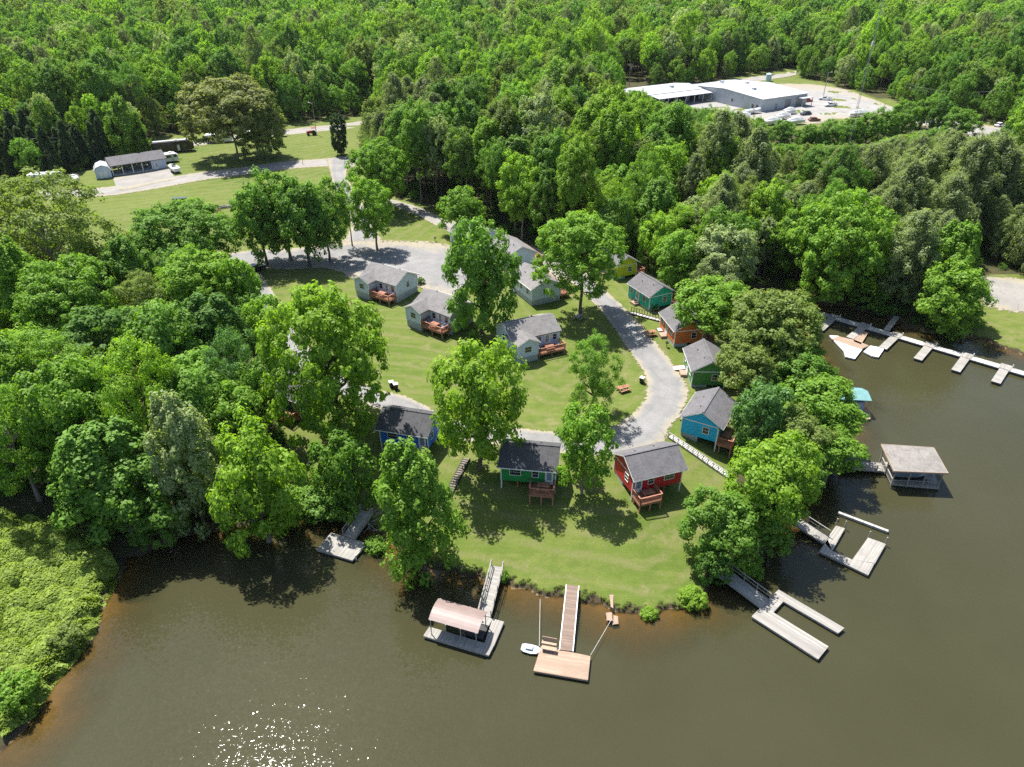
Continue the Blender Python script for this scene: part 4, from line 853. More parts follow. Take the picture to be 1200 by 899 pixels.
for dz, l_ in ((9.9, 'upper wire'), (8.8, 'lower wire')):
    wire(q6+[0, 0, dz], p7+[0, 0, dz-.4], '%s in front of the dark conifer row' % l_); wire(q6+[0, 0, dz], np.array([-190, 214, 3.6+dz]), '%s running off the left side from the grey pole' % l_)
    wire(q3+[0, 0, dz-.8], q5+[0, 0, dz-.3], '%s left of the warehouse roof' % l_); wire(q5+[0, 0, dz-.3], q4+[0, 0, dz-.3], '%s behind the warehouse roof' % l_)
    wire(q1+[0, 0, dz+1], q1+np.array([70, -8, dz+1]), '%s running right from the leaning pole' % l_, 1.5); wire(q1+[0, 0, dz+1], at(1052, 128)+[0, 0, dz], '%s left of the leaning pole' % l_, 1.5)
p = at(988, 196); t = empty('radio_mast', tuple(p), .3, 'tall thin lattice radio mast rising from the wood by the lot', 'mast'); Hm = 50; q = MB(); b_ = MB()
C3 = [(.3*math.cos(a_), .3*math.sin(a_)) for a_ in (0, 2.094, 4.189)]
for x, y in C3: q.tube((x, y, 0), (x, y, Hm), .03, .03, 5)
q.build('lattice_legs', M['steel'], t)
for i in range(50):
    for k in range(3): b_.beam((*C3[k], i*Hm/50), (*C3[(k+1) % 3], (i+1)*Hm/50), .025)
b_.build('bracing', M['steel'], t); MB().tube((0, 0, Hm), (0, 0, Hm+1.6), .25, .2).build('antenna', M['pale'], t)
MB().box((0, 0, Hm*.68), (.6, .4, 1.1)).build('antenna', M['pale'], t)
# ------------------------------------------------------------------ foliage shapes
def unit(n, g): v = g.normal(size=(n, 3)); return v/np.linalg.norm(v, axis=1, keepdims=True)
def leaves(P, Nn, size, asp, g, roll=None):
    """one folded rhombic leaf spray per point"""
    n = len(P); t = np.cross(Nn, unit(n, g) if roll is None else roll); t /= np.linalg.norm(t, axis=1, keepdims=True)+1e-9; b = np.cross(Nn, t)
    s = size*(.55+.9*g.random(n)**1.4)[:, None]; w = s*asp
    V = np.stack([P-t*s*.55, P+b*w*.5+Nn*s*.10, P+t*s*.55, P-b*w*.5+Nn*s*.10], 1).reshape(-1, 3)
    return V, np.arange(4*n).reshape(n, 4)
def crown_points(R, A, kind, nleaf, g):
    if kind in ('broad', 'airy', 'tall', 'spire'):
        nl = {'broad': 14, 'airy': 16, 'tall': 13, 'spire': 14}[kind]; lob = []; cs = min(.17, .78/R)
        for i in range(nl):
            z = -.80+1.62*(i+.5)/nl+g.normal()*.08; ph = i*2.4+g.normal()*.35; rr = math.sqrt(max(.05, 1-z*z*(.9 if z > 0 else .5)))
            k = .60 if kind != 'airy' else .68; lob.append((rr*k*math.cos(ph), rr*k*math.sin(ph), z*.68, (.46 if kind != 'airy' else .30)*(.75+.5*g.random())))
        lob.append((g.normal()*.1, g.normal()*.1, .55, .42))
        lob = np.array(lob); C = []; CR = []
        for x, y, z, r_ in lob:
            m = max(6, int(r_*r_*(2.3 if kind != 'airy' else 2.9)/cs**2)); d = unit(m, g); d[:, 2] = np.where((d[:, 2] < -.25) & (g.random(m) < (.75 if z > -.2 else .3)), -d[:, 2]*.7, d[:, 2])
            c = np.array([x, y, z])+d*r_*(.72+.28*g.random((m, 1))); C.append(c); CR.append(np.full(m, cs)*(.6+.8*g.random(m)))
        C = np.concatenate(C); CR = np.concatenate(CR)
        inside = np.zeros(len(C), bool)
        for x, y, z, r_ in lob: inside |= np.linalg.norm(C-[x, y, z], axis=1) < r_*.62
        keep = ~inside | (g.random(len(C)) < .15); C, CR = C[keep], CR[keep]
    elif kind == 'pine':
        C = []; CR = []; 
        for i in range(15):
            z = -.9+1.8*i/14; rr = (1-((z+.1)/1.18)**2 if z > -.1 else .95); rr = max(.22, rr)*g.uniform(.75, 1.1); m = int(4+4*rr)
            for k in range(m):
                ph = 2*math.pi*(k+g.random())/m+i; L = rr*(.75+.3*g.random())
                for t in np.linspace(.4, 1, 3): C.append((L*t*math.cos(ph), L*t*math.sin(ph), z-.04*t+.03*g.normal())); CR.append(.17*(.7+.5*g.random()))
        C = np.array(C); CR = np.array(CR)
    else:
        m = 260; z = -1+2*g.random(m)**(1.25 if kind == 'cone' else 1); ph = g.random(m)*6.283
        rr = (1-(z+1)/2)**.8*.95+.05 if kind == 'cone' else np.sqrt(np.clip(1-np.abs(z)**3.2, .02, 1))
        C = np.stack([rr*np.cos(ph), rr*np.sin(ph), z], 1)*(.72+.28*g.random((m, 1))); CR = np.full(m, .14)*(.7+.6*g.random(m))
    wgt = CR**2; i = g.choice(len(C), nleaf, p=wgt/wgt.sum()); u = unit(nleaf, g)
    off = u*(CR[i]*g.random(nleaf)**.45)[:, None]; off[:, 2] *= .75
    P = (C[i]+off)
    if kind == 'spire': P[:, :2] *= (1.05-.46*np.clip((P[:, 2]+.35)/1.3, 0, 1))[:, None]
    ext = np.percentile(np.abs(P), 98.5, axis=0); z0, z1 = np.percentile(P[:, 2], [.7, 99.3]); P[:, 2] -= (z0+z1)/2; P = P/np.array([max(ext[0], ext[1])]*2+[(z1-z0)/2])*[R, R, A]
    out = P/np.array([R, R, A])**2; out /= np.linalg.norm(out, axis=1, keepdims=True)+1e-9
    Nn = .75*u+.35*out+np.array([0, 0, .45])+.42*unit(nleaf, g); Nn /= np.linalg.norm(Nn, axis=1, keepdims=True)
    return P, Nn
def crown_mesh(name, R, A, kind, nleaf, size, seed, mat, asp=.72):
    g = np.random.default_rng(seed); P, Nn = crown_points(R, A, kind, nleaf, g)
    roll = None
    V, F = leaves(P, Nn, size, asp, g, roll); return arrmesh(name, V, F, mat)
def trunk_mesh(seed, start, mat):
    g = np.random.default_rng(seed); mb = MB(); pts = [np.array([0, 0, -.03])]; 
    for k in range(1, 7): pts.append(np.array([g.normal()*.025*k**.5, g.normal()*.025*k**.5, k/6]))
    rad = [.075, .052, .047, .041, .033, .022, .008]
    for k in range(6): mb.tube(pts[k], pts[k+1], rad[k], rad[k+1], 8)
    for i in range(9):
        t = start+(1-start)*.75*i/9; k = min(5, int(t*6)); p = pts[k]+(pts[k+1]-pts[k])*(t*6-k); ph = i*2.4+g.random(); L = .62*(1-.6*(t-start))
        q = p+np.array([math.cos(ph)*L*.55, math.sin(ph)*L*.55, .09]); e = p+np.array([math.cos(ph+.2)*L, math.sin(ph+.2)*L, .19+.05*g.random()])
        mb.tube(p, q, .024, .016, 6); mb.tube(q, e, .016, .005, 6)
        q2 = q+np.array([math.cos(ph-.8)*L*.4, math.sin(ph-.8)*L*.4, .1]); mb.tube(q, q2, .012, .004, 5)
    me = bpy.data.meshes.new('trunk'); me.from_pydata(mb.v, [], mb.f); me.materials.append(mat); return me
CM = {}
for i in range(3):
    CM['broad', 3, i] = crown_mesh('crown', 3, 3, 'broad', 6500, .31, 100+i, M['leaf'])
    CM['broad', 5, i] = crown_mesh('crown', 5, 5, 'broad', 15000, .37, 110+i, M['leaf'])
    CM['broad', 8, i] = crown_mesh('crown', 8, 7, 'broad', 32000, .42, 120+i, M['leaf'])
    CM['tall', 5, i] = crown_mesh('crown', 4.5, 7.5, 'tall', 17000, .39, 130+i, M['leaf'])
    CM['spire', 5, i] = crown_mesh('crown', 4.5, 7.5, 'spire', 17000, .37, 180+i, M['leaf'])
    CM['airy', 8, i] = crown_mesh('crown', 7, 7, 'airy', 19000, .31, 140+i, M['leaf'])
    CM['pine', 5, i] = crown_mesh('crown', 4, 7, 'pine', 15000, .48, 150+i, M['leaf'], .35)
    CM['cone', 3, i] = crown_mesh('crown', 2.2, 5.5, 'cone', 8000, .38, 160+i, M['leaf'], .4)
    CM['column', 3, i] = crown_mesh('crown', 1.7, 4.5, 'column', 9000, .34, 170+i, M['leaf'], .5)
DIM = {('broad', 3): (3, 3), ('broad', 5): (5, 5), ('broad', 8): (8, 7), ('tall', 5): (4.5, 7.5), ('spire', 5): (4.5, 7.5), ('airy', 8): (7, 7), ('pine', 5): (4, 7), ('cone', 3): (2.2, 5.5), ('column', 3): (1.7, 4.5)}
TM = {(s, i): trunk_mesh(200+i, s, M['bark'] if i < 2 else M['bark_pale']) for s in (.35, .6) for i in range(3)}
PAL = dict(B=(.172, .315, .032), Y=(.208, .350, .030), M=(.138, .268, .036), D=(.098, .205, .032), O=(.178, .245, .055), P=(.27, .345, .165),
           G=(.118, .235, .066), N=(.185, .240, .110), K=(.046, .092, .032), W=(.20, .225, .075))
ntree = 0; TREES = []
def tree(x, y, z, r_, a, c, kind, col, label, group=None, name='broadleaf_tree', jit=.12):
    global ntree
    k = ntree % 3; size = 3 if (r_ < 3.7 and ('broad', 3) == (kind, 3)) else 5 if (kind == 'broad' and r_ < 6.3) else {'broad': 8, 'airy': 8, 'tall': 5, 'spire': 5, 'pine': 5, 'cone': 3, 'column': 3}[kind]
    if kind in ('pine', 'cone', 'column') and name == 'broadleaf_tree': name = 'conifer_tree'
    R0, A0 = DIM[kind, size]; h = c+a
    root = empty(name, (x, y, z), rnd.uniform(0, 6.28), label, 'tree', group)
    t = bpy.data.objects.new('trunk', TM[.6 if c > .75*a else .35, (ntree*7 % 3)]); COL.objects.link(t); t.parent = root; ts = max(min(r_, 6.0), 2.2); t.scale = (ts*.9, ts*.9, (c+a*1.25))
    cr_ = bpy.data.objects.new('crown', CM[kind, size, k]); COL.objects.link(cr_); cr_.parent = root; cr_.location = (0, 0, h); cr_.scale = (r_/R0, r_/R0, a/A0)
    b = PAL[col] if isinstance(col, str) else col; v = 1+rnd.uniform(-jit, jit); u = rnd.uniform(-jit, jit)*.5
    cr_.color = (b[0]*v*(1+u), b[1]*v, b[2]*v*(1-u), 1); ntree += 1; TREES.append((x, y, r_)); return root
def ptree(cx, cy, w_, h_, kind, col, c, label, group=None, name='broadleaf_tree'):
    """place a tree so that its crown fills this part of the view; c is the clear stem below the crown"""
    a = 4.0
    for _ in range(6):
        p = at(cx, cy, c+a); q = np.array([p[0], p[1], p[2]+c+a]); dp = depth(q); r_ = w_/2*dp/FP
        dn = math.atan2(CH-q[2], math.hypot(q[0], q[1])); s = h_/2*dp/FP; dd = math.hypot(q[0], q[1], CH-q[2])
        a2 = max(.45*r_, min(2.6*r_, math.sqrt(max(s*s-(r_*math.sin(dn))**2, .05))/math.cos(dn))); a = .5*a+.5*a2
    return tree(p[0], p[1], hz(p[0], p[1]), r_, a, c, kind, col, label, group, name, .05)
for args in [
 (386,420,143,168,'broad','Y',3.0,'largest bright yellow-green tree, at the left edge of the central lawn'),
 (559,472,106,138,'broad','Y',2.5,'bright lime-green tree in the middle, above the dark roofed green cabin'),
 (563,321,87,124,'broad','M',1.8,'dense medium-green oak between two white cabins'),
 (684,295,104,90,'broad','B',6.0,'wide spreading tree over the top of the loop road'),
 (697,434,66,84,'airy','M',2.0,'light airy tree standing alone on the lawn by the loop road bend'),
 (686,520,64,84,'broad','B',3.0,'bright tree between the bright green and red cabins'),
 (672,504,30,34,'broad','M',4.0,'small dark crown touching the tree between the green and red cabins'),
 (484,595,98,150,'spire','B',.8,'tall feathery tree at the water in front of the royal blue cabin'),
 (402,553,66,88,'broad','M',1.0,'rounded tree on the small west lawn above the grey dock'),
 (541,246,54,50,'broad','B',1.5,'small round tree at the far end of the parking area'),
 (443,200,72,66,'broad','B',3.0,'rounded tree where the entry lane meets the wood'),
 (437,243,50,62,'broad','B',4.0,'slim stemmed tree cluster right of the entry lane'),
 (407,240,30,52,'airy','B',4.5,'slender small tree left of the entry lane'),
 (303,256,66,80,'broad','M',3.0,'leftmost tree of the grove with bare leaning stems'),
 (331,246,70,84,'broad','M',3.5,'tallest tree of the grove behind the cross road'),
 (354,256,66,84,'broad','M',3.0,'darkest tree of the grove behind the cross road'),
 (379,254,56,76,'broad','M',3.0,'rightmost tree of the grove beside the entry lane'),
 (797,302,62,64,'broad','B',2.0,'bright tree behind the yellow and teal cabins'),
 (848,304,76,76,'broad','P',3.0,'pale silvery-green tree behind the orange cabin'),
 (835,358,86,66,'broad','B',3.0,'bright tree with branches over the orange and teal cabin roofs'),
 (905,385,118,92,'broad','O',3.5,'largest olive-green tree on the east shore'),
 (872,432,70,60,'broad','O',3.0,'olive tree overhanging the leaf green cabin roof'),
 (935,432,80,60,'broad','M',3.0,'mid-green tree below the largest olive tree on the east shore'),
 (893,487,58,76,'broad','G',2.5,'bluish-green tree beside the turquoise cabin'),
 (961,476,98,74,'broad','B',3.0,'bright tree hiding the teal roofed boathouse'),
 (940,510,70,60,'broad','O',3.0,'yellowish tree between the turquoise cabin and the teal roofed boathouse'),
 (977,527,70,56,'broad','B',3.0,'bright tree leaning over the gangway of the tan roofed boathouse'),
 (935,545,60,50,'broad','M',2.5,'mid-green tree behind the bright tree at the end of the white stairway'),
 (905,566,102,104,'broad','Y',3.0,'large bright lime tree at the end of the white stairway'),
 (846,614,88,84,'broad','M',2.0,'dark green tree on the bank right of the red cabin'),
 (900,615,60,60,'broad','M',1.5,'dark green tree above the gangway of the C-shaped dock'),
 (836,662,42,46,'broad','D',.4,'small dark tree at the shore end of the U-shaped dock gangway'),
 (268,131,116,72,'broad','W',5.0,'huge brown-green tree spreading over the campers'),
 (303,146,56,64,'broad','O',1.5,'drooping olive tree joined to the right of the huge brown-green tree'),
 (396.5,157,18,42,'column','K',.8,'dark narrow columnar conifer beside the upper road'),
 (50,268,152,128,'airy','O',6.0,'tall airy tree with dark limbs at the left edge before the meadow'),
 (222,276,114,80,'broad','M',3.0,'broad mid-green tree left of the grove before the meadow'),
 (985,288,112,118,'broad','B',2.0,'large bright tree on the far bank of the cove'),
 (1116,306,62,90,'spire','B',3.0,'tall bright tree on the far bank by the gravel yard'),
 (1116,350,78,80,'broad','B',1.0,'low wide bright tree overhanging the cove by the gravel yard'),
 (218,540,84,150,'spire','P',1.5,'pale grey-green tree on the west bank'),
 (298,566,108,142,'broad','Y',1.5,'large bright tree over the water left of the grey dock'),
 (272,484,66,66,'broad','B',5.0,'bright rounded tree behind the large bright waterside tree'),
]: ptree(*args)
G1 = 'trees of the west bank wood'; L1 = 'leafy green tree crowded in the west bank wood'
for args in [(150,318,70,84,'broad','D',3),(234,335,108,86,'broad','B',3),(170,352,80,74,'broad','O',3),(76,352,120,100,'broad','M',4),(18,335,84,112,'broad','M',4),
 (126,402,110,92,'broad','D',4),(58,432,112,104,'broad','M',4),(196,398,96,100,'broad','G',4),(246,388,92,92,'broad','D',4),(282,338,50,74,'broad','B',3),
 (10,505,112,132,'broad','M',4),(82,486,122,132,'broad','B',4),(160,462,110,136,'airy','Y',5),(226,470,92,92,'broad','G',4),(270,430,72,92,'broad','G',4),(312,380,50,70,'broad','M',3),
 (132,560,140,142,'broad','D',2),(36,520,100,84,'broad','M',2),(182,606,72,70,'broad','D',1),(305,455,55,70,'broad','D',4),(-40,430,120,120,'broad','M',4),(-45,505,110,90,'broad','D',3),
 (-40,300,100,110,'broad','M',4),(12,232,70,50,'broad','O',4)]:
    args = list(args); args[5-1] = args[4]; c_ = args[5]; args[5] = {'D': 'M', 'G': 'M', 'M': 'B', 'B': 'B', 'O': 'O', 'Y': 'Y'}[c_] if ntree % 3 else c_; args[4] = ('broad', 'airy', 'broad', 'spire')[ntree % 4] if args[4] == 'broad' else args[4]
    args[2] *= .92; args[3] *= .95; ptree(*args, L1, G1)
G2 = 'dark conifers left of the pavilion'
for k in range(13): ptree(2+k*13.2+rnd.uniform(-3, 3), 179-k*1.6+rnd.uniform(-3, 3), 22+rnd.uniform(-3, 4), 46+rnd.uniform(-5, 7), 'cone', 'K', .6, 'dark conifer in the row left of the pavilion', G2)
for k in range(8): ptree(-5+k*20+rnd.uniform(-4, 4), 165-k*2.2+rnd.uniform(-4, 4), 26, 52+rnd.uniform(-5, 7), 'cone', 'K', 1, 'dark conifer in the row left of the pavilion', G2)
G3 = 'row of clipped round trees along the boat lot'
for cx, cy, w_, h_ in ((885,151,28,24),(920,154,27,24),(948,160,30,26),(972,158,34,30),(995,154,32,30),(1018,150,34,32),(1040,145,33,32),(1062,137,34,34),(1082,133,30,30)):
    ptree(cx, cy, w_, h_, 'broad', 'M', .8, 'clipped round tree in the row along the boat lot', G3)
ptree(1104,133,27,36,'broad','D',1.2,'taller dark round tree at the right end of the clipped row'); ptree(1129,144,40,30,'broad','M',.8,'wide dome shaped tree left of the leaning utility pole'); ptree(1194,162,44,44,'broad','D',1,'round dark tree cut by the right edge beside the road')
def shrub(cx, cy, w_, h_, col, label, group=None):
    p = at(cx, cy, .5); dp = depth(p); r_ = w_/2*dp/FP; z = max(hz(p[0], p[1]), -.3)
    root = empty('shrub', (p[0], p[1], z), rnd.uniform(0, 6), label, 'shrub', group)
    c_ = bpy.data.objects.new('foliage', CM['broad', 3, rnd.randrange(3)]); COL.objects.link(c_); c_.parent = root; a = min(r_*.8, h_/2*dp/FP*1.15); c_.scale = (r_/3, r_/3, a/3); c_.location = (0, 0, a*.75); b = PAL[col]; c_.color = (*b, 1)
    s = MB(); 
    for k in range(5): s.tube((0, 0, -.2), (math.cos(k*1.3)*r_*.5, math.sin(k*1.3)*r_*.5, a*1.1), .05, .02, 5)
    s.build('stem', M['bark'], root)
for a_ in [(813,704,32,20,'Y','bright shrub hanging over the bank right of the stone steps'),(761,718,19,9,'Y','low bright shrub at the tip of the peninsula'),(875,665,36,30,'B','bright shrub beside the gangway of the U-shaped dock'),
 (590,675,14,9,'B','tiny shrub beside the pink roofed dock gangway'),(1050,352,62,42,'M','wide shrub on the far bank of the cove'),(1012,352,44,30,'B','smaller bright shrub left of the wide cove shrub'),
 (474,325,0.1,0.1,'M',''),(492,330,11,12,'D','small dark bush behind the white cabin by the parking area'),(80,752,36,58,'O','dark airy bush among the vines at the left shore'),(16,820,56,46,'B','bright rounded bush at the bottom left shore'),
(440,640,26,16,'B','low shrub at the foot of the feathery tree'),(345,598,50,30,'B','bright bush on the bank left of the grey dock'),(385,592,60,34,'M','bush on the bank behind the grey dock'),
 (765,360,12,8,'D','small dark clump behind the grass of the teal cabin')]:
    if a_[5]: shrub(*a_)
# fallen driftwood beside the grey dock
p = at(428, 612); t = empty('fallen_branches', tuple(p), 0, 'pale fallen branches at the bank beside the grey dock', 'branches'); mb = MB()
for k in range(22):
    a_ = rnd.uniform(0, 6.28); q = np.array([rnd.uniform(-1.5, 1.5), rnd.uniform(-2, 2), rnd.uniform(.1, 1)]); L = rnd.uniform(.8, 2.4); mb.tube(q, q+np.array([math.cos(a_)*L, math.sin(a_)*L, rnd.uniform(-.3, .7)]), .06, .02, 5)
mb.build('branch_tangle', M['pale'] if False else M['greywood'], t)
# ------------------------------------------------------------------ the woods
def infrustum(x, y, m=1.12, r_=8):
    d_ = y*CT+(CH-15)*ST; return (np.abs(x) < d_*600/FP*m+r_) & (y > 10)
cand = []
def jgrid(x0, x1, y0, y1, s):
    xs, ys = np.meshgrid(np.arange(x0, x1, s), np.arange(y0, y1, s*.9)); xs = xs+rng.uniform(-.48, .48, xs.shape)*s+(np.arange(xs.shape[0]) % 2)[:, None]*s/2; ys = ys+rng.uniform(-.48, .48, ys.shape)*s
    return xs.ravel(), ys.ravel()
def pix(x, y, z):
    d_ = y*CT+(CH-z)*ST; return 600+FP*x/d_, 449.5+FP*(-y*ST+(CH-z)*CT)/d_*1.0
for (y0, y1, s) in ((45, 260, 6.3), (260, 420, 6.8), (420, 700, 7.4), (700, 1500, 8.6)):
    x, y = jgrid(-1150 if y0 > 400 else -420, 1150 if y0 > 400 else 420, y0, y1, s)
    k = infrustum(x, y, 1.4, 14); x, y = x[k], y[k]; k = ~openmask(x, y) & (sdist(x, y) > 2.0); x, y = x[k], y[k]; cand += list(zip(x, y))
cand = np.array(cand); u_, v_ = pix(cand[:, 0], cand[:, 1], 3.2)
hand_zone = ((u_ > 855) & (u_ < 1010) & (v_ > 345) & (v_ < 700)) | ((u_ > -100) & (u_ < 345) & (v_ > 640)) | ((u_ < 150) & (v_ > 590))
# keep stems clear of buildings, roads at the wood edge and hand placed trees
sel = []
T = np.array(TREES); hand_r = T[:, 2]
noise_k = lambda x, y, s, o: np.sin(x*s+o)*np.sin(y*s*1.1-o)+.5*np.sin(x*s*2.3-y*s*1.7+o*2)
for i, (x, y) in enumerate(cand):
    if hand_zone[i]: continue
    dd = np.hypot(T[:, 0]-x, T[:, 1]-y)
    if (dd < hand_r*.72+1.3).any(): continue
    sel.append(i)
C_ = cand[sel]; u_, v_ = u_[sel], v_[sel]; n = len(C_)
ed = np.ones(n)
for dx, dy in ((7, 0), (-7, 0), (0, -9), (0, 8)): ed = np.where(openmask(C_[:, 0]+dx, C_[:, 1]+dy), 0, ed)
rr = (2.9+3.6*rng.random(n)**1.5)*np.where(ed > 0, 1, .85); aa = rr*rng.uniform(.95, 1.65, n); cc_ = rng.uniform(5, 11, n)
west = (u_ < 340) & (v_ > 310); cc_ = np.where(west, rng.uniform(1, 4, n), cc_); rr = np.where(west, rr*.75, rr)
aa = np.where(west, rr*1.1, aa)
edge_low = (u_ > 690) & (v_ > 255); cc_ = np.where(edge_low, rng.uniform(.8, 4, n), cc_)
stems = (u_ > 425) & (u_ < 720) & (v_ > 215)
low = (ed == 0) & ~stems; cc_ = np.where(low, rng.uniform(.2, 1.6, n), cc_); aa = np.where(low, np.maximum(aa, rr*1.25), aa)
pinezone = np.clip(1.2-np.hypot((u_-1130)/150, (v_-275)/75), 0, .75)+np.where(noise_k(C_[:, 0], C_[:, 1], .013, 1.0) > .75, .5, .06)
ispine = rng.random(n) < pinezone
def vlimit(u, v):
    """woods standing this side of the lot and the glade stay low enough for them to be seen over the crowns"""
    lim = np.full(u.shape, -1e3)
    a_ = np.interp(u, [700,716,724,742,760,785,835,870,900,940,1000,1050,1062], [-900,100,114,106,116,124,128,138,147,156,154,134,-900]); lim = np.where((u > 700) & (u < 1062) & (v > a_-14), a_, lim)
    a_ = np.interp(u, [870,880,1000,1060,1095,1105,1112,1150,1152], [-900,168,170,156,150,155,162,162,-900]); lim = np.where((u > 870) & (u < 1150) & (v > a_-8), np.maximum(lim, a_), lim)
    a_ = np.interp(u, [1138,1146,1185,1192], [-900,164,170,-900]); lim = np.where((u > 1138) & (u < 1192) & (v > a_-10), a_, lim)
    lim = np.where((np.abs(u-915) < 28) & (v > 214), np.maximum(lim, 211), lim)
    lim = np.where((u < 345) & (v > 330), np.maximum(lim, np.interp(u, [0, 130, 200, 300, 345], [215, 250, 260, 300, 340])), lim); return lim
LIM = vlimit(u_, v_); hg = hfun(C_[:, 0], C_[:, 1])
for _ in range(40):
    tu, tv = pix(C_[:, 0], C_[:, 1], hg+cc_+2*aa); bad = tv < LIM
    aa = np.where(bad, aa*.94, aa); cc_ = np.where(bad, cc_*.9, cc_); rr = np.where(bad, np.maximum(rr*.97, 1.2), rr)
okk = ~(tv < LIM-3)
app = rr/(C_[:, 1]*CT+(CH-15)*ST); vis = infrustum(C_[:, 0], C_[:, 1], .99, 0)
order = np.argsort(-app*vis*okk); NIND = 302-len(TREES); ind = set(order[:NIND].tolist())
def hue(x, y, pine, g):
    t = noise_k(x, y, .021, .3)*.55+g.normal()*.95
    b = np.array(PAL['N']) if pine else np.array(PAL['M'])*(1-min(1, abs(t)))+np.array(PAL['Y' if t > .5 else 'B'] if t > 0 else PAL['D' if g.random() < .6 else 'O'])*min(1, abs(t))
    if not pine and g.random() < .06: b = np.array(PAL['P'])
    return b*(1+g.normal()*.12)
for i in sorted(ind):
    x, y = C_[i]; z = hz(x, y); b = hue(x, y, ispine[i], rng)
    g_, l_ = ('trees of the west bank wood', L1) if west[i] else ('trees of the wood behind the cabins', 'tree crowded in the wood between the cabins and the boat lot') if u_[i] < 880 else ('trees of the wood beyond the cove', 'tree crowded in the wood beyond the long finger dock')
    if v_[i] < 205 and u_[i] < 420: g_, l_ = 'trees behind the far meadow', 'tree crowded in the wood behind the far meadow'
    kind = 'pine' if ispine[i] else 'tall' if (cc_[i] > 6 and aa[i] > 1.3*rr[i]) else ('broad', 'spire', 'broad', 'airy')[i % 4]
    tree(x, y, z, rr[i]*(.8 if ispine[i] else 1), aa[i], cc_[i], kind, tuple(b), l_, g_, jit=.0)
# the rest of the wood: one mass of trees
hid = bpy.data.collections.new('wood_shapes')
def shape(name, V, F, mi, mats):
    me = arrmesh(name, V, F, None); [me.materials.append(m_) for m_ in mats]; me.polygons.foreach_set('material_index', np.array(mi, np.int32)); o_ = bpy.data.objects.new(name, me); hid.objects.link(o_); return o_
def lod(name, kind, R, A, nleaf, size, seed, asp=.75):
    g = np.random.default_rng(seed); P, Nn = crown_points(R, A, kind, nleaf, g); V, F = leaves(P, Nn, size, asp, g)
    tv = []; tf = []
    for k in range(5):
        for z, r_ in ((-4, .07), (0, .04)): tv.append((R*r_*math.cos(k*1.257), R*r_*math.sin(k*1.257), z*A/2.2 if z else 0))
    for k in range(5): a_, b_ = 2*k, 2*((k+1) % 5); tf.append((a_, b_, b_+1, a_+1))
    shape(name, np.concatenate([V, np.array(tv)]), np.concatenate([F, np.array(tf)+len(V)]), [0]*len(F)+[1]*5, [M['leaf_far'], M['bark']])
for i in range(4): lod('wood_tree.%03d' % i, ('broad', 'tall', 'spire', 'airy')[i], 5, 5, 6500, .44, 300+i)
for i in range(2): lod('wood_tree.%03d' % (4+i), 'pine', 5, 6, 5500, .62, 310+i, .4)
for i in range(4): lod('wood_tree.%03d' % (6+i), ('broad', 'tall', 'spire', 'broad')[i], 5, 5, 2600, .68, 320+i)
for i in range(2): lod('wood_tree.%03d' % (10+i), 'pine', 5, 6, 2300, .85, 330+i, .45)
def scatter(name, label, cat, P, S, Rz, I, T, collection):
    me = bpy.data.meshes.new(name); me.vertices.add(len(P)); me.vertices.foreach_set('co', np.asarray(P, np.float32).ravel())
    for nm, ty, dat, f in (('size', 'FLOAT_VECTOR', S, 'vector'), ('turn', 'FLOAT', Rz, 'value'), ('pick', 'INT', I, 'value'), ('tint', 'FLOAT_COLOR', T, 'color')):
        a_ = me.attributes.new(nm, ty, 'POINT'); a_.data.foreach_set(f, np.asarray(dat, np.int32 if ty == 'INT' else np.float32).ravel())
    o_ = bpy.data.objects.new(name, me); COL.objects.link(o_); tag(o_, label, cat, kind='stuff')
    ng = bpy.data.node_groups.new(name+'_scatter', 'GeometryNodeTree'); ng.interface.new_socket('Geometry', in_out='INPUT', socket_type='NodeSocketGeometry'); ng.interface.new_socket('Geometry', in_out='OUTPUT', socket_type='NodeSocketGeometry')
    nd = ng.nodes.new; gi = nd('NodeGroupInput'); go = nd('NodeGroupOutput'); m2p = nd('GeometryNodeMeshToPoints'); iop = nd('GeometryNodeInstanceOnPoints'); ci = nd('GeometryNodeCollectionInfo')
    ci.inputs['Collection'].default_value = collection; ci.inputs['Separate Children'].default_value = True; ci.inputs['Reset Children'].default_value = True
    def na(nm, ty): q = nd('GeometryNodeInputNamedAttribute'); q.data_type = ty; q.inputs['Name'].default_value = nm; return q.outputs['Attribute']
    cx = nd('ShaderNodeCombineXYZ'); L_ = ng.links.new; L_(na('turn', 'FLOAT'), cx.inputs['Z'])
    L_(gi.outputs[0], m2p.inputs[0]); L_(m2p.outputs[0], iop.inputs['Points']); L_(ci.outputs[0], iop.inputs['Instance']); iop.inputs['Pick Instance'].default_value = True
    L_(na('pick', 'INT'), iop.inputs['Instance Index']); L_(cx.outputs[0], iop.inputs['Rotation']); L_(na('size', 'FLOAT_VECTOR'), iop.inputs['Scale']); L_(iop.outputs[0], go.inputs[0])
    md = o_.modifiers.new('scatter', 'NODES'); md.node_group = ng; return o_
rest = [i for i in range(n) if i not in ind and okk[i]]; zz = hfun(C_[:, 0], C_[:, 1])
P = []; S = []; I = []; TT = []
for i in rest:
    x, y = C_[i]; far = y > 430; s = rr[i]*(1.0 if y < 420 else 1.12); P.append((x, y, zz[i]+cc_[i]+aa[i])); pn = ispine[i]
    I.append((10 if far else 4)+rng.integers(2) if pn else (6 if far else 0)+rng.integers(4)); S.append((s/5*(.8 if pn else 1), s/5*(.8 if pn else 1), aa[i]/(6 if pn else 5))); TT.append((*hue(x, y, pn, rng), 1))
scatter('forest', 'dense green forest reaching far behind the meadow and the boat lot', 'forest', P, S, rng.uniform(0, 6.28, len(P)), I, TT, hid)
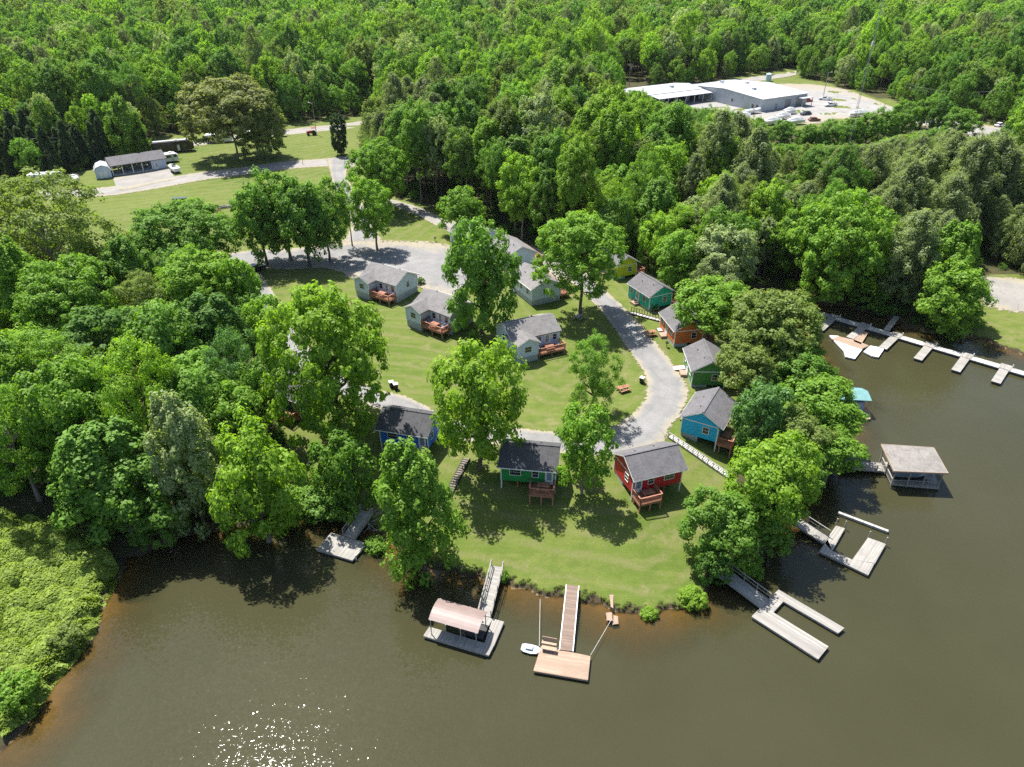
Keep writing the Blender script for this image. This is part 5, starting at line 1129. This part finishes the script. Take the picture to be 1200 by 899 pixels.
VPX = np.array([at(x, y)[:2] for x, y in ((-90,606),(40,614),(90,624),(132,655),(143,676),(122,712),(112,745),(90,775),(62,806),(45,836),(0,876),(-90,915))])
# low growth at the foot of the woods and along the banks
und = bpy.data.collections.new('undergrowth_shapes')
for i in range(3):
    g = np.random.default_rng(400+i); Pq, Nn = crown_points(1.5, 1.1, 'broad', 900, g); V, F = leaves(Pq, Nn, .25, .7, g); me = arrmesh('bush.%03d' % i, V, F, M['leaf_far']); o_ = bpy.data.objects.new('bush.%03d' % i, me); und.objects.link(o_)
x, y = jgrid(-170, 190, 38, 250, 2.6); k = infrustum(x, y, 1.05); x, y = x[k], y[k]; dsh = sdist(x, y); u2, v2 = pix(x, y, 3.0)
k = ~openmask(x, y) & ~inpoly(x, y, VPX) & (dsh > .3) & (rng.random(len(x)) < np.where(dsh < 5, .9, np.where(y < 130, .5, .28)))
x, y = x[k], y[k]; s = rng.uniform(.5, 1.35, len(x)); zz2 = hfun(x, y)+s*.55
TT = np.array([np.append(np.array(PAL[rng.choice(['M', 'D', 'B', 'O'])])*rng.uniform(.8, 1.15), 1) for _ in x])
scatter('undergrowth', 'low bushes and saplings under the trees and on the banks', 'undergrowth', np.stack([x, y, zz2], 1), np.stack([s, s, s*rng.uniform(.7, 1.3, len(x))], 1), rng.uniform(0, 6.28, len(x)), rng.integers(0, 3, len(x)), TT, und)
x, y = jgrid(-32, 45, 36, 66, .28); db = sdist(x, y); k = (db > .02) & (db < .6) & inpoly(x, y, OPEN) & (rng.random(len(x)) < .5); x, y = x[k], y[k]; s = rng.uniform(.04, .15, len(x))
scatter('bank_weeds', 'short ragged grass and weeds along the eroded lawn bank', 'weeds', np.stack([x, y, hfun(x, y)+s*.25], 1), np.stack([s*1.3, s*1.3, s], 1), rng.uniform(0, 6.28, len(x)), rng.integers(0, 3, len(x)), np.array([[*np.array((.15, .20, .04))*rng.uniform(.7, 1.3), 1] for _ in x]), und)
# mat of vines at the bottom left
VP = np.array([at(x, y)[:2] for x, y in ((-70,600),(40,612),(90,622),(132,655),(143,676),(122,712),(112,745),(90,775),(62,806),(45,836),(0,876),(-90,915))])
g = np.random.default_rng(5); lo, hi = VP.min(0), VP.max(0); Q = g.uniform(lo, hi, (150000, 2)); Q = Q[inpoly(Q[:, 0], Q[:, 1], VP) & infrustum(Q[:, 0], Q[:, 1], 1.08, 2)][:70000]
x, y = Q.T; dv = sdist(x, y)
MC = g.uniform(lo, hi, (900, 2)); MR = g.uniform(.5, 1.5, 900); MH = MR*g.uniform(.45, .9, 900)
def f_(x, y):
    o_ = np.zeros(len(x))
    for (mx_, my_), r_, h_ in zip(MC, MR, MH): o_ = np.maximum(o_, h_*np.sqrt(np.clip(1-((x-mx_)**2+(y-my_)**2)/r_**2, 0, 1)))
    return o_
e = .12; fxy = f_(x, y); mound = (fxy+.35)*ss(dv, -.6, 2.0)
nr = np.stack([-(f_(x+e, y)-fxy)/e, -(f_(x, y+e)-fxy)/e, np.full(len(x), 1.0)], 1); nr = np.clip(nr, -1.2, 1.2)+.45*unit(len(x), g); nr /= np.linalg.norm(nr, axis=1, keepdims=True)
V, F = leaves(np.stack([x, y, np.maximum(hfun(x, y), 0)+mound*1.2-.25*g.random(len(x))], 1), nr, .30, .85, g)
M['vine'] = leafmat('vine_foliage', (.25, .345, .055)); me = arrmesh('vine_thicket', V, F, M['vine']); o = bpy.data.objects.new('vine_thicket', me); COL.objects.link(o)
tag(o, 'bright mat of vines covering the bank at the lower left', 'vines', kind='stuff')
# ------------------------------------------------------------------ thin summer haze
m, nt, out = newmat('haze'); pv = N(nt, 'VolumePrincipled'); pv.inputs['Color'].default_value = (.82, .89, .95, 1); pv.inputs['Density'].default_value = .00003; pv.inputs['Anisotropy'].default_value = .3
nt.links.new(pv.outputs[0], out.inputs['Volume']); hb = MB().box((0, 1900, 27), (6200, 5200, 69)).build('haze', m); tag(hb, 'thin pale summer haze over the lake and woods', 'haze', kind='stuff')
# ------------------------------------------------------------------ light, sky, camera
EL, AZ = math.radians(62.6), math.radians(38)
sv = Vector((-math.sin(AZ)*math.cos(EL), math.cos(AZ)*math.cos(EL), math.sin(EL)))
sun = bpy.data.lights.new('sun', 'SUN'); sun.energy = 5.0; sun.angle = math.radians(.53); sun.color = (1, .955, .88)
so = bpy.data.objects.new('sun', sun); COL.objects.link(so); so.location = sv*400; so.rotation_euler = sv.to_track_quat('Z', 'Y').to_euler()
wd_ = bpy.data.worlds.new('World'); sc.world = wd_; wd_.use_nodes = True; nt = wd_.node_tree; bg = nt.nodes['Background']
sky = nt.nodes.new('ShaderNodeTexSky'); sky.sky_type = 'NISHITA'; sky.sun_disc = False; sky.sun_elevation = EL; sky.sun_rotation = -AZ; sky.altitude = 200; sky.dust_density = 1.5
nt.links.new(sky.outputs[0], bg.inputs[0]); bg.inputs[1].default_value = .098
cam = bpy.data.cameras.new('camera'); co = bpy.data.objects.new('camera', cam); COL.objects.link(co); sc.camera = co
co.location = (0, 0, CH); co.rotation_euler = (math.pi/2-TH, 0, 0); cam.sensor_fit = 'HORIZONTAL'; cam.angle = 2*math.atan(600/FP); cam.clip_start = .5; cam.clip_end = 8000
sc.view_settings.view_transform = 'Standard'; sc.view_settings.look = 'None'; sc.view_settings.exposure = 1.12; sc.view_settings.gamma = 1
cy = sc.cycles; cy.max_bounces = 6; cy.diffuse_bounces = 3; cy.glossy_bounces = 2; cy.transmission_bounces = 2; cy.transparent_max_bounces = 8
cy.caustics_reflective = False; cy.caustics_refractive = False; cy.sample_clamp_indirect = 3; cy.sample_clamp_direct = 12; cy.use_denoising = False
